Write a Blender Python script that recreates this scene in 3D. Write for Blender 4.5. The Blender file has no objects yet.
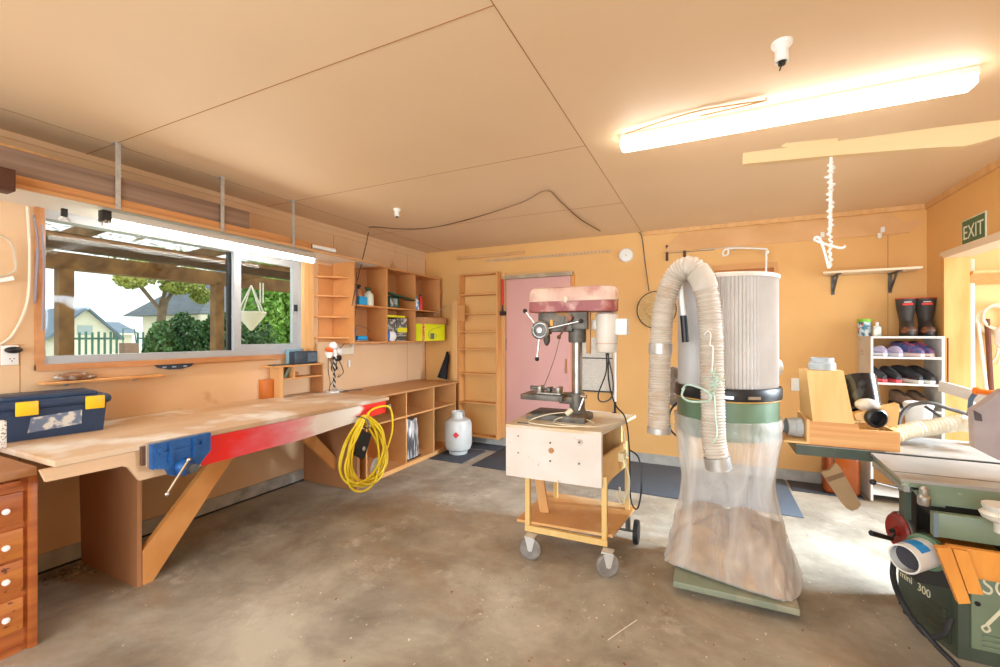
import bpy, bmesh, math, random
from mathutils import Vector, Matrix, Euler
random.seed(7)
PI = math.pi
SC = bpy.context.scene
COL = SC.collection

# ------------------------------------------------------------------ camera, world, lights, exposure
F = 436.0; CAM_H = 1.322; HORIZON = 335.5
S_, C_ = 0.43219, 0.90178
cam_d = bpy.data.cameras.new('camera'); cam = bpy.data.objects.new('camera', cam_d); COL.objects.link(cam)
cam.location = (0, 0, CAM_H); cam.rotation_euler = (PI / 2, 0, math.asin(S_))
cam_d.sensor_width = 36; cam_d.lens = F * 36 / 1000; cam_d.shift_y = 0.002; cam_d.clip_start = 0.02
SC.camera = cam
SC.view_settings.view_transform = 'Standard'; SC.view_settings.look = 'None'
SC.view_settings.gamma = 1; SC.view_settings.use_curve_mapping = False
SC.view_settings.exposure = 0.92

world = bpy.data.worlds.new('overcast_sky'); SC.world = world; world.use_nodes = True
bg = world.node_tree.nodes['Background']; bg.inputs[0].default_value = (0.93, 0.97, 1.0, 1); bg.inputs[1].default_value = 0.9

def area(name, loc, rot, sx, sy, power, color):
    l = bpy.data.lights.new(name, 'AREA'); l.shape = 'RECTANGLE'; l.size = sx; l.size_y = sy
    l.energy = power; l.color = color
    o = bpy.data.objects.new(name, l); COL.objects.link(o); o.location = loc; o.rotation_euler = rot
    return o
# daylight of the open garage door behind the camera, and of the open side doorway on the right
area('garage_door_daylight', (-0.9, -2.3, 1.25), (PI / 2, 0, 0), 4.2, 2.1, 94, (0.76, 0.89, 1.0))
area('side_room_daylight', (3.3, 3.0, 1.3), (PI / 2, 0, PI / 2), 1.9, 2.0, 36, (0.84, 0.93, 1.0))
low = area('low_daylight_through_side_door', (3.1, 3.35, 1.75), (0, 0, 0), 1.0, .7, 40, (0.70, 0.86, 1.0))
low.rotation_euler = (Vector((.1, 2.9, .0)) - low.location).to_track_quat('-Z', 'Y').to_euler(); low.data.spread = math.radians(70)
sun_d = bpy.data.lights.new('sun', 'SUN'); sun_d.energy = 1.6; sun_d.angle = 0.02; sun_d.color = (1, .96, .88)
sun = bpy.data.objects.new('sun', sun_d); COL.objects.link(sun); sun.rotation_euler = (math.radians(38), 0, math.radians(160))

TUBE = 24.0   # emission of the fluorescent tubes

# ------------------------------------------------------------------ helpers
def W(px, py, **k):
    """the point of a photograph pixel on a plane of the room (X=, Y= or Z=)"""
    r = (px - 500) / F; v = (HORIZON - py) / F
    dx = r * C_ - S_; dy = r * S_ + C_
    if 'X' in k: d = k['X'] / dx
    elif 'Y' in k: d = k['Y'] / dy
    else: d = (k['Z'] - CAM_H) / v
    return Vector((d * dx, d * dy, CAM_H + d * v))

def hx(h):
    h = h.lstrip('#'); o = []
    for i in (0, 2, 4):
        c = int(h[i:i + 2], 16) / 255
        o.append(c / 12.92 if c <= 0.04045 else ((c + 0.055) / 1.055) ** 2.4)
    return (*o, 1)

MATS = {}
def mat(name, c1, c2=None, rough=0.6, metal=0.0, scale=8.0, stretch=(1, 1, 1), detail=4.0, lo=0.35, hi=0.65,
        bump=0.0, bscale=60.0, c3=None, s3=1.5, lo3=.55, hi3=.7, coat=0.0, emit=None):
    if name in MATS: return MATS[name]
    m = bpy.data.materials.new(name); MATS[name] = m; m.use_nodes = True
    nt = m.node_tree; N = nt.nodes; L = nt.links; p = N['Principled BSDF']
    p.inputs['Roughness'].default_value = rough; p.inputs['Metallic'].default_value = metal
    p.inputs['Coat Weight'].default_value = coat
    p.inputs['Base Color'].default_value = hx(c1)
    m.diffuse_color = hx(c1)
    tc = N.new('ShaderNodeTexCoord')
    if c2:
        mp = N.new('ShaderNodeMapping'); mp.inputs['Scale'].default_value = stretch
        L.new(tc.outputs['Object'], mp.inputs['Vector'])
        nz = N.new('ShaderNodeTexNoise'); nz.inputs['Scale'].default_value = scale; nz.inputs['Detail'].default_value = detail
        L.new(mp.outputs[0], nz.inputs['Vector'])
        cr = N.new('ShaderNodeValToRGB'); cr.color_ramp.elements[0].position = lo; cr.color_ramp.elements[1].position = hi
        cr.color_ramp.elements[0].color = hx(c1); cr.color_ramp.elements[1].color = hx(c2)
        L.new(nz.outputs['Fac'], cr.inputs['Fac']); out = cr.outputs['Color']
        if c3:
            n3 = N.new('ShaderNodeTexNoise'); n3.inputs['Scale'].default_value = s3; n3.inputs['Detail'].default_value = 6
            L.new(tc.outputs['Object'], n3.inputs['Vector'])
            r3 = N.new('ShaderNodeMapRange'); r3.inputs['From Min'].default_value = lo3; r3.inputs['From Max'].default_value = hi3
            L.new(n3.outputs['Fac'], r3.inputs['Value'])
            mx = N.new('ShaderNodeMix'); mx.data_type = 'RGBA'
            L.new(r3.outputs[0], mx.inputs[0]); L.new(out, mx.inputs[6]); mx.inputs[7].default_value = hx(c3); out = mx.outputs[2]
        L.new(out, p.inputs['Base Color'])
    if bump:
        b = N.new('ShaderNodeBump'); b.inputs['Strength'].default_value = bump; b.inputs['Distance'].default_value = 0.004
        nb = N.new('ShaderNodeTexNoise'); nb.inputs['Scale'].default_value = bscale; nb.inputs['Detail'].default_value = 5
        L.new(tc.outputs['Object'], nb.inputs['Vector']); L.new(nb.outputs['Fac'], b.inputs['Height']); L.new(b.outputs[0], p.inputs['Normal'])
    if emit:
        p.inputs['Emission Color'].default_value = hx(emit[0]); p.inputs['Emission Strength'].default_value = emit[1]
    return m

class B:
    """collects shapes; ob() links them as one mesh object"""
    def __init__(s): s.bm = bmesh.new(); s.mi = 0
    def _f(s, fs):
        for f in fs: f.material_index = s.mi
    def xf(s, M, vs=None):
        bmesh.ops.transform(s.bm, matrix=M, verts=vs or s.bm.verts[:]); return s
    def box(s, x0, y0, z0, x1, y1, z1, bev=0.0, rot=None, seg=2):
        x0, x1 = sorted((x0, x1)); y0, y1 = sorted((y0, y1)); z0, z1 = sorted((z0, z1))
        r = bmesh.ops.create_cube(s.bm, size=1); vs = r['verts']
        c = Vector(((x0 + x1) / 2, (y0 + y1) / 2, (z0 + z1) / 2))
        M = Matrix.Translation(c)
        if rot: M = M @ Euler(rot).to_matrix().to_4x4()
        M = M @ Matrix.Diagonal((x1 - x0, y1 - y0, z1 - z0, 1))
        bmesh.ops.transform(s.bm, matrix=M, verts=vs)
        s._f({f for v in vs for f in v.link_faces})
        if bev:
            es = list({e for v in vs for e in v.link_edges})
            r = bmesh.ops.bevel(s.bm, geom=es, offset=bev, segments=seg, affect='EDGES', profile=0.5, clamp_overlap=True)
            s._f(r['faces'])
        return s
    def beam(s, p0, p1, w, h, up=(0, 0, 1), bev=0.0):
        """a square bar from p0 to p1; w across, h along up"""
        p0 = Vector(p0); p1 = Vector(p1); d = p1 - p0; L = d.length; d.normalize()
        u = Vector(up); a = d.cross(u).normalized(); u = a.cross(d).normalized()
        r = bmesh.ops.create_cube(s.bm, size=1); vs = r['verts']
        R = Matrix((a, d, u)).transposed().to_4x4()
        bmesh.ops.transform(s.bm, matrix=Matrix.Translation((p0 + p1) / 2) @ R @ Matrix.Diagonal((w, L, h, 1)), verts=vs)
        s._f({f for v in vs for f in v.link_faces})
        if bev:
            es = list({e for v in vs for e in v.link_edges})
            r = bmesh.ops.bevel(s.bm, geom=es, offset=bev, segments=2, affect='EDGES', profile=0.5, clamp_overlap=True); s._f(r['faces'])
        return s
    def cyl(s, p0, p1, r0, r1=None, n=20):
        r1 = r0 if r1 is None else r1
        p0 = Vector(p0); p1 = Vector(p1)
        r = bmesh.ops.create_cone(s.bm, cap_ends=True, segments=n, radius1=r0, radius2=r1, depth=(p1 - p0).length); vs = r['verts']
        q = (p1 - p0).to_track_quat('Z', 'Y').to_matrix().to_4x4()
        bmesh.ops.transform(s.bm, matrix=Matrix.Translation((p0 + p1) / 2) @ q, verts=vs)
        s._f({f for v in vs for f in v.link_faces}); return s
    def ell(s, c, rad, n=16, rot=None):
        r = bmesh.ops.create_uvsphere(s.bm, u_segments=n * 2, v_segments=n, radius=1); vs = r['verts']
        if isinstance(rad, (int, float)): rad = (rad,) * 3
        M = Matrix.Translation(c)
        if rot: M = M @ Euler(rot).to_matrix().to_4x4()
        bmesh.ops.transform(s.bm, matrix=M @ Matrix.Diagonal((*rad, 1)), verts=vs)
        s._f({f for v in vs for f in v.link_faces}); return s
    def loft(s, rings, cap=True, closed=False):
        V = [[s.bm.verts.new(p) for p in r] for r in rings]; n = len(V[0]); fs = []
        rng = range(len(V)) if closed else range(len(V) - 1)
        for i in rng:
            a = V[i]; b = V[(i + 1) % len(V)]
            for j in range(n): fs.append(s.bm.faces.new((a[j], a[(j + 1) % n], b[(j + 1) % n], b[j])))
        if cap and not closed:
            fs.append(s.bm.faces.new(V[0][::-1])); fs.append(s.bm.faces.new(V[-1]))
        s._f(fs); return s
    def tube(s, pts, r, n=8, sub=6, cap=True, closed=False):
        P = smooth(pts, sub, closed) if sub > 1 else [Vector(p) for p in pts]
        if closed and sub <= 1: pass
        rings = []; m = len(P); u = None; acc = 0
        for i, p in enumerate(P):
            a = P[i - 1] if (i > 0 or closed) else p; b = P[(i + 1) % m] if (i < m - 1 or closed) else p
            t = (b - a).normalized()
            if u is None:
                u = t.orthogonal().normalized()
            u = (u - t * u.dot(t)).normalized(); w = t.cross(u)
            if i: acc += (P[i] - P[i - 1]).length
            rr = r(acc, i / (m - 1)) if callable(r) else r
            rings.append([p + (u * math.cos(2 * PI * j / n) + w * math.sin(2 * PI * j / n)) * rr for j in range(n)])
        return s.loft(rings, cap, closed)
    def lathe(s, prof, o=(0, 0, 0), axis=(0, 0, 1), n=32, mod=None, cap=True):
        o = Vector(o); q = Vector(axis).to_track_quat('Z', 'Y').to_matrix()
        rings = []
        for r, z in prof:
            ring = []
            for j in range(n):
                a = 2 * PI * j / n; rr = mod(r, z, a) if mod else r
                ring.append(o + q @ Vector((rr * math.cos(a), rr * math.sin(a), z)))
            rings.append(ring)
        return s.loft(rings, cap)
    def prism(s, pts, plane, a, b):
        """polygon in plane 'xy','xz','yz', thick from a to b along the third axis"""
        def mk(p, t): return {'xy': (p[0], p[1], t), 'xz': (p[0], t, p[1]), 'yz': (t, p[0], p[1])}[plane]
        return s.loft([[mk(p, a) for p in pts], [mk(p, b) for p in pts]])
    def ob(s, name, m, parent=None, label=None, cat=None, group=None, kind=None, ang=35, origin=None, loc=None):
        bm = s.bm; bmesh.ops.recalc_face_normals(bm, faces=bm.faces[:])
        off = Vector((0, 0, 0))
        if parent is not None:
            q = parent
            while q is not None: off += q.location; q = q.parent
        else:
            if origin is None and kind != 'structure':
                xs = [v.co for v in bm.verts]
                mn = [min(v[i] for v in xs) for i in range(3)]; mxx = [max(v[i] for v in xs) for i in range(3)]
                origin = ((mn[0] + mxx[0]) / 2, (mn[1] + mxx[1]) / 2, mn[2])
            off = Vector(origin or (0, 0, 0))
        bmesh.ops.translate(bm, verts=bm.verts[:], vec=-off)
        me = bpy.data.meshes.new(name); bm.to_mesh(me); bm.free()
        for f in me.polygons: f.use_smooth = True
        me.set_sharp_from_angle(angle=math.radians(ang))
        for x in (m if isinstance(m, (list, tuple)) else [m]): me.materials.append(x)
        o = bpy.data.objects.new(name, me); COL.objects.link(o)
        if parent is not None: o.parent = parent
        else: o.location = off
        tag(o, label, cat, group, kind); return o

def tag(o, label=None, cat=None, group=None, kind=None):
    if label: o['label'] = label
    if cat: o['category'] = cat
    if group: o['group'] = group
    if kind: o['kind'] = kind
    return o

def thing(name, label, cat, loc=(0, 0, 0), group=None):
    o = bpy.data.objects.new(name, None); COL.objects.link(o); o.location = loc; o.empty_display_size = .05
    return tag(o, label, cat, group)

def smooth(pts, sub=6, closed=False):
    P = [Vector(p) for p in pts]; n = len(P)
    if n < 3: 
        return [P[0].lerp(P[1], i / sub) for i in range(sub + 1)]
    out = []
    for i in range(n if closed else n - 1):
        g = (lambda k: P[k % n]) if closed else (lambda k: P[min(max(k, 0), n - 1)])
        a, b, c, d = g(i - 1), g(i), g(i + 1), g(i + 2)
        for k in range(sub):
            t = k / sub
            out.append(0.5 * ((2 * b) + (c - a) * t + (2 * a - 5 * b + 4 * c - d) * t * t + (3 * b - a - 3 * c + d) * t ** 3))
    if not closed: out.append(P[-1])
    return out

def copy_tree(o, parent=None):
    c = o.copy(); COL.objects.link(c); c.parent = parent
    for ch in list(o.children): copy_tree(ch, c)
    return c

def lettering(body, size, M, m, name, parent, depth=.0006):
    cu = bpy.data.curves.new('t', 'FONT'); cu.body = body; cu.size = size; cu.extrude = depth
    to = bpy.data.objects.new('t', cu); COL.objects.link(to)
    dg = bpy.context.evaluated_depsgraph_get(); me = bpy.data.meshes.new_from_object(to.evaluated_get(dg))
    bpy.data.objects.remove(to)
    me.transform(M); me.name = name
    off = Vector((0, 0, 0)); q = parent
    while q is not None: off += q.location; q = q.parent
    me.transform(Matrix.Translation(-off))
    me.materials.clear(); me.materials.append(m)
    o = bpy.data.objects.new(name, me); COL.objects.link(o); o.parent = parent; return o

# frames for lettering: x right, y up on a surface facing a direction
FACE_NY = Matrix(((1, 0, 0, 0), (0, 0, -1, 0), (0, 1, 0, 0), (0, 0, 0, 1)))      # faces -Y, reads along +X
FACE_NX = Matrix(((0, 0, -1, 0), (-1, 0, 0, 0), (0, 1, 0, 0), (0, 0, 0, 1)))     # faces -X, reads along -Y
FACE_PX = Matrix(((0, 0, 1, 0), (1, 0, 0, 0), (0, 1, 0, 0), (0, 0, 0, 1)))       # faces +X, reads along +Y

# ------------------------------------------------------------------ materials
WALL = mat('painted_hardboard', 'EAB874', 'E4AE68', rough=.55, scale=1.6, detail=6, lo=.3, hi=.7)
WALLL = mat('left_wall_board', 'E5C29A', 'DFB88C', rough=.6, scale=2.2, detail=6, lo=.3, hi=.7, c3='C08E66', s3=2.3, lo3=.66, hi3=.74)
CEIL = mat('ceiling_board', 'EBCEAA', 'E5C7A0', rough=.6, scale=1.1, detail=5, lo=.3, hi=.7)
SEAM = mat('board_seam', 'A9764A', rough=.8)
PINE = mat('pine_timber', 'E6B67C', 'DDA86A', rough=.55, scale=3, stretch=(8, 8, .5), detail=5)
PINEH = mat('pine_board_long', 'DFAD78', 'D39C66', rough=.55, scale=6, stretch=(1, .1, 3), detail=5)
MDF = mat('brown_fibreboard', 'BE8350', 'B27846', rough=.6, scale=4, detail=5, lo=.3, hi=.7)
MDFL = mat('light_fibreboard', 'DDA468', 'D2975A', rough=.6, scale=4, detail=5, lo=.3, hi=.7)
PLY = mat('plywood_face', 'F0C484', 'E8B670', rough=.5, scale=3, stretch=(8, 1, 1.2), detail=5)
PLYX = mat('plywood_grain_sideways', 'E8B272', 'D08A48', rough=.5, scale=5, stretch=(.4, 1, 9), detail=5, lo=.3, hi=.75)
WHITE = mat('white_paint', 'EFEAE2', rough=.45)
WPLAS = mat('white_plastic', 'F1F0EC', rough=.35)
ALU = mat('white_window_frame', 'A9ADB2', rough=.35)
GALV = mat('galvanised_steel', 'CFCFCD', 'B8BABB', rough=.4, metal=.6, scale=30)
STEEL = mat('steel', 'A9A9A8', 'C6C5C2', rough=.3, metal=.9, scale=20)
CHROME = mat('chrome', 'D8D8D8', rough=.15, metal=1)
IRON = mat('cast_iron', '5A5854', '77736D', rough=.5, metal=.6, scale=25)
BLACK = mat('black_rubber', '1B1B1C', '28282A', rough=.6, scale=30)
BLK = mat('black_plastic', '17181A', rough=.4)
CONC = mat('concrete_upstand', 'A9A8A4', 'BFBDB6', rough=.85, scale=9, detail=8, bump=.4, c3='8A8780', s3=5)
MATT = mat('rubber_floor_mat', '3F434B', '4B5059', rough=.85, scale=220, detail=2, bump=.5, bscale=260)
MATB = mat('blue_grey_floor_mat', '4C545E', '5C646E', rough=.85, scale=180, detail=2, bump=.5, bscale=260)

def floor_mat():
    m = bpy.data.materials.new('stained_concrete'); m.use_nodes = True; nt = m.node_tree; N = nt.nodes; L = nt.links
    p = N['Principled BSDF']; tc = N.new('ShaderNodeTexCoord')
    def noise(sc, det=6, rough=.6, dist=0., st=(1, 1, 1)):
        mp = N.new('ShaderNodeMapping'); mp.inputs['Scale'].default_value = st; L.new(tc.outputs['Object'], mp.inputs[0])
        n = N.new('ShaderNodeTexNoise'); n.inputs['Scale'].default_value = sc; n.inputs['Detail'].default_value = det
        n.inputs['Roughness'].default_value = rough; n.inputs['Distortion'].default_value = dist
        L.new(mp.outputs[0], n.inputs['Vector']); return n.outputs['Fac']
    def ramp(f, stops):
        r = N.new('ShaderNodeValToRGB'); e = r.color_ramp.elements
        while len(e) < len(stops): e.new(0.5)
        for i, (q, c) in enumerate(stops): e[i].position = q; e[i].color = hx(c)
        L.new(f, r.inputs[0]); return r.outputs[0]
    def rng(f, a, b, lo=0., hi=1.):
        r = N.new('ShaderNodeMapRange'); r.inputs[1].default_value = a; r.inputs[2].default_value = b
        r.inputs[3].default_value = lo; r.inputs[4].default_value = hi; L.new(f, r.inputs[0]); return r.outputs[0]
    def mix(fac, a, b):
        x = N.new('ShaderNodeMix'); x.data_type = 'RGBA'; L.new(fac, x.inputs[0]); L.new(a, x.inputs[6])
        if isinstance(b, str): x.inputs[7].default_value = hx(b)
        else: L.new(b, x.inputs[7])
        return x.outputs[2]
    base = ramp(noise(1.3, 10, .66, .25), [(.28, '6C6458'), (.45, '9A9080'), (.62, 'BFB7A6')])
    c = mix(rng(noise(.8, 9, .66, .4, (1, 1.6, 1)), .50, .64, 0, .6), base, '9C8060')
    c = mix(rng(noise(3.2, 10, .75, .2), .56, .68, 0, .55), c, 'DCD3C4')
    c = mix(rng(noise(4.5, 9, .75, .3, (1, .4, 1)), .60, .68, 0, .55), c, '84705C')
    c = mix(rng(noise(38, 3, .5), .70, .74, 0, .8), c, 'EFE6D8')
    c = mix(rng(noise(26, 3, .6), .71, .76, 0, .75), c, '8A5528')
    L.new(c, p.inputs['Base Color'])
    L.new(rng(noise(3, 6), .3, .7, .45, .75), p.inputs['Roughness'])
    b = N.new('ShaderNodeBump'); b.inputs['Strength'].default_value = .25; b.inputs['Distance'].default_value = .004
    L.new(noise(30, 8, .7), b.inputs['Height']); L.new(b.outputs[0], p.inputs['Normal'])
    return m
FLOOR = floor_mat()

# ------------------------------------------------------------------ room shell
XL, YB, XR, ZC, YF = -3.352, 4.734, 1.61, 2.4, -2.4
WY0, WY1, WZ0, WZ1 = 1.092, 2.81, 1.16, 2.03       # window opening
T = .12
def st(b, name, m, parent=None): return b.ob(name, m, parent, kind=None if parent else 'structure')
st(B().box(XL - T, YF, -.1, XR + T, YB + T, 0), 'floor', FLOOR)
b = B().box(XL - T, YF, ZC, XR + T, YB + T, ZC + .06); b.mi = 1
for x0, y0, x1, y1 in ((-.6335, YF, -.6305, YB), (XL, 1.272, -.632, 1.2755), (XL, 2.44, -.632, 2.443), (XL, 3.62, -.632, 3.623),
                       (-3.03, YF, -3.026, YB), (-.632, .6, XR, .603)):
    b.box(x0, y0, ZC - .0015, x1, y1, ZC + .01)
st(b, 'ceiling', [CEIL, SEAM])
b = B().box(XL - T, YF, 0, XL, YB + T, WZ0).box(XL - T, YF, WZ1, XL, YB + T, ZC)
b.box(XL - T, YF, WZ0, XL, WY0, WZ1).box(XL - T, WY1, WZ0, XL, YB + T, WZ1); b.mi = 1
for y in (.84, 1.98 + 1.2, 4.35):                    # joints between the boards
    if y > 3: b.box(XL - .01, y, .1, XL + .0012, y + .003, ZC)
b.box(XL - .01, YB - .006, .0, XL + .004, YB, ZC)
b.box(XL - .01, .5, 1.27, XL + .0012, 1.02, 1.273).box(XL - .01, 1.0, .1, XL + .0012, 1.003, 1.27)
st(b, 'wall_left', [WALLL, SEAM])
b = B().box(XL, YB, 0, XR + T, YB + T, ZC); b.mi = 1
b.box(1.36, YB - .0012, .1, 1.364, YB + .01, 2.17).box(-.63, YB - .0012, 1.46, -.0, YB + .01, 1.463)
st(b, 'wall_back', [WALL, SEAM])
DY1, DY0, DZ = 4.43, 2.6, 1.925                       # side doorway
st(B().box(XR, DY1, 0, XR + T, YB, ZC).box(XR, YF, 0, XR + T, DY0, ZC).box(XR, DY0, DZ, XR + T, DY1, ZC), 'wall_right', WALL)
st(B().box(XL - T, YF - T, 0, -3.1, YF, ZC).box(1.3, YF - T, 0, XR + T, YF, ZC).box(-3.1, YF - T, 2.3, 1.3, YF, ZC), 'wall_rear', WALL)
# side room seen through the doorway
SIDE = mat('side_room_board', 'F2CF92', 'EBC384', rough=.55, scale=2, detail=5)
st(B().box(XR + T, YB, 0, 4.2, YB + T, ZC), 'wall_side_room', SIDE)
st(B().box(XR + T, 0.9, -.1, 4.2, YB + T, 0), 'floor_side_room', FLOOR)
st(B().box(XR + T, 0.9, ZC, 4.2, YB + T, ZC + .06), 'ceiling_side_room', SIDE)
# concrete upstands
st(B().box(XL, YF, 0, XL + .012, YB, .105), 'baseboard_left', CONC)
st(B().box(XL, YB - .012, 0, XR, YB, .1), 'baseboard_back', CONC)
# cornices
st(B().box(XL, YF, ZC - .035, XL + .018, YB, ZC).box(XL, YF, ZC - .085, XL + .008, YB, ZC - .035), 'trim_1', WALLL)
st(B().box(-.62, YB - .02, ZC - .04, XR, YB, ZC), 'trim_2', PINE)
st(B().box(XR - .02, YF, ZC - .045, XR, YB - .02, ZC), 'trim_3', PINE)
TR4 = mat('board_offcut', 'E4B27C', 'D9A46A', rough=.55, scale=3)
b = B().prism([(-.42, 2.17), (-.27, 2.345), (1.38, 2.345), (1.46, 2.27), (1.59, 2.27), (1.50, 2.175)], 'xz', YB - .014, YB)
st(b, 'trim_4', TR4)
# doorway lining
JAMB = mat('knotty_pine_jamb', 'EDB26C', 'DE9A50', rough=.5, scale=4, stretch=(3, 3, .5), detail=5, c3='9C5A26', s3=7, lo3=.68, hi3=.74)
st(B().box(XR - .012, DY1 - .02, 0, XR + T + .01, DY1 + .0, DZ).box(XR - .012, DY1, 0, XR, DY1 + .035, DZ + .035), 'trim_5', JAMB)
HEAD = mat('pale_door_head', 'EFD9BC', rough=.5)
st(B().box(XR - .014, DY0, DZ - .02, XR + T + .01, DY1, DZ).box(XR - .016, DY0, DZ, XR, DY1 + .035, DZ + .03), 'trim_6', HEAD)

# ------------------------------------------------------------------ window
wf = B()
fx0, fx1 = XL - .09, XL - .01
wf.box(fx0, WY0, WZ0, fx1 + .02, WY1, WZ0 + .045).box(fx0, WY0, WZ1 - .05, fx1 + .01, WY1, WZ1)
wf.box(fx0, WY0, WZ0, fx1, WY0 + .014, WZ1).box(fx0, WY1 - .04, WZ0, fx1, WY1, WZ1)
win = st(wf, 'window_1', ALU)
GLASS = bpy.data.materials.new('window_glass'); GLASS.use_nodes = True
nt = GLASS.node_tree; nt.nodes.clear(); o_ = nt.nodes.new('ShaderNodeOutputMaterial'); t_ = nt.nodes.new('ShaderNodeBsdfTransparent')
g_ = nt.nodes.new('ShaderNodeBsdfGlossy'); g_.inputs['Roughness'].default_value = .02; x_ = nt.nodes.new('ShaderNodeMixShader'); x_.inputs[0].default_value = .006
t_.inputs[0].default_value = (.97, 1, .985, 1)
nt.links.new(t_.outputs[0], x_.inputs[1]); nt.links.new(g_.outputs[0], x_.inputs[2]); nt.links.new(x_.outputs[0], o_.inputs[0])
wa, wb = WZ0 + .045, WZ1 - .05
sash = B(); sx0, sx1 = XL - .05, XL - .015
sash.box(sx0, 2.19, wa, sx1, 2.245, wb).box(sx0, WY1 - .085, wa, sx1, WY1 - .04, wb).box(sx0, 2.245, wa, sx1, WY1 - .085, wa + .045).box(sx0, 2.245, wb - .045, sx1, WY1 - .085, wb)
sa = sash.ob('sash', ALU, win)
B().box(XL - .034, 2.245, wa + .045, XL - .03, WY1 - .085, wb - .045).ob('pane', GLASS, sa)
B().box(sx1, WY1 - .075, 1.54, sx1 + .02, WY1 - .05, 1.60, bev=.004).ob('latch', BLK, sa)
B().box(XL - .074, WY0 + .03, wa, XL - .07, 2.195, wb).ob('pane', GLASS, win)
B().box(XL - .08, 2.165, wa, XL - .06, 2.195, wb).ob('meeting_stile', BLK, win)
b = B().box(XL - .0, WY0 - .035, WZ0 - .03, XL + .02, WY0, 2.03).box(XL, WY0 - .035, WZ0 - .035, XL + .03, WY1 + .11, WZ0)
st(b, 'trim_7', mat('window_timber', 'C98F5F', 'B97C4C', rough=.5, scale=6, stretch=(1, 1, 3)))
st(B().box(XL, WY1 + .0, WZ0, XL + .03, WY1 + .11, 2.04), 'trim_8', PINE)

# ------------------------------------------------------------------ outdoors
GRASS = mat('ground_outside', 'C9C3B4', 'B7C09A', rough=.9, scale=1.0)
st(B().box(-60, -30, -.15, XL - T, 60, -.05), 'ground_outside', GRASS)
st(B().box(XL - T, YB + T + .02, -.15, 60, 60, -.05).box(-60, -30, -.16, 60, YF - .15, -.06), 'ground_beyond', GRASS)
OUTW = mat('pergola_timber', '6A4A2A', '8A6438', rough=.7, scale=6, stretch=(1, 1, 1))
pg = thing('pergola', 'brown timber pergola with clear leaf strewn roof outside the window', 'pergola', (-4.8, 3.2, -.05))
for y in (1.97, 3.42, 4.62):
    B().box(-5.66, y - .05, -.05, -5.55, y + .06, 2.0).ob('post', OUTW, pg)
B().box(-5.68, .2, 1.96, -5.55, 6.0, 2.12).ob('beam', OUTW, pg)
B().box(-4.36, .2, 1.96, -4.28, 6.0, 2.08).ob('beam', mat('dark_beam', '4A3520', rough=.8), pg)
B().box(-4.05, .2, 2.0, -4.0, 6.0, 2.025).ob('batten', OUTW, pg)
for y in (.75, 1.75, 2.75, 3.75, 4.9):
    B().beam((-3.5, y, 2.26), (-5.7, y, 2.1), .06, .10).ob('rafter', OUTW, pg)
ROOF = bpy.data.materials.new('clear_roof_sheet'); ROOF.use_nodes = True
nt = ROOF.node_tree; nt.nodes.clear(); o_ = nt.nodes.new('ShaderNodeOutputMaterial'); t_ = nt.nodes.new('ShaderNodeBsdfTransparent'); t_.inputs[0].default_value = (.9, .92, .9, 1)
d_ = nt.nodes.new('ShaderNodeBsdfDiffuse'); x_ = nt.nodes.new('ShaderNodeMixShader'); tc = nt.nodes.new('ShaderNodeTexCoord')
n_ = nt.nodes.new('ShaderNodeTexNoise'); n_.inputs['Scale'].default_value = 14; n_.inputs['Detail'].default_value = 4
r_ = nt.nodes.new('ShaderNodeMapRange'); r_.inputs[1].default_value = .55; r_.inputs[2].default_value = .6; r_.inputs[3].default_value = .05; r_.inputs[4].default_value = .9
n2 = nt.nodes.new('ShaderNodeTexNoise'); n2.inputs['Scale'].default_value = 5
c_ = nt.nodes.new('ShaderNodeValToRGB'); c_.color_ramp.elements[0].color = hx('3B4A2A'); c_.color_ramp.elements[1].color = hx('B99A3A')
for a, b_ in ((tc.outputs['Object'], n_.inputs['Vector']), (tc.outputs['Object'], n2.inputs['Vector']), (n_.outputs[0], r_.inputs[0]), (n2.outputs[0], c_.inputs[0]), (c_.outputs[0], d_.inputs[0]),
              (r_.outputs[0], x_.inputs[0]), (t_.outputs[0], x_.inputs[1]), (d_.outputs[0], x_.inputs[2]), (x_.outputs[0], o_.inputs[0])): nt.links.new(a, b_)
rings = []
b = B(); N_ = 120
top = []; 
for i in range(N_ + 1):
    y = .2 + 5.8 * i / N_; w = .012 * math.sin(i * PI / 2)
    top.append((y, w))
vs = [[b.bm.verts.new((x, y, z + w)) for y, w in top] for x, z in ((-3.5, 2.33), (-5.8, 2.17))]
for i in range(N_): b.bm.faces.new((vs[0][i], vs[0][i + 1], vs[1][i + 1], vs[1][i]))
b.ob('roof_sheet', ROOF, pg)

FG = mat('green_painted_fence', '3E6B5C', '4C7A6A', rough=.5, scale=4)
def fence(ya, yb, lab):
    f = thing('picket_fence', lab, 'fence', (-14, (ya + yb) / 2, -.05))
    b = B().box(-14.02, ya, .35, -13.98, yb, .40).box(-14.02, ya, 1.22, -13.98, yb, 1.27); b.ob('rail', FG, f)
    n = int((yb - ya) / .125)
    for i in range(n + 1):
        y = ya + i * .125
        B().box(-14.035, y, -.05, -13.99, y + .035, 1.40 + .02 * (i % 2)).ob('picket', FG, f)
fence(4.95, 6.0, 'green picket fence left of the brick pillar')
fence(6.42, 7.3, 'green picket fence between brick pillar and hedge')
BRICK = mat('brown_brick', '8C6A5A', 'A38273', rough=.8, scale=8, stretch=(1, 1, 5))
pl = thing('gate_pillar', 'low brown brick pillar between the green fences', 'pillar', (-14, 6.2, -.05))
B().box(-14.15, 6.08, -.05, -13.85, 6.38, 1.12).ob('brickwork', BRICK, pl)
B().tube([(-14, 6.1, 1.1), (-14, 6.1, 1.5), (-14, 6.35, 1.5), (-14, 6.4, 1.1)], .015, sub=1).ob('frame', FG, pl)

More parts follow.
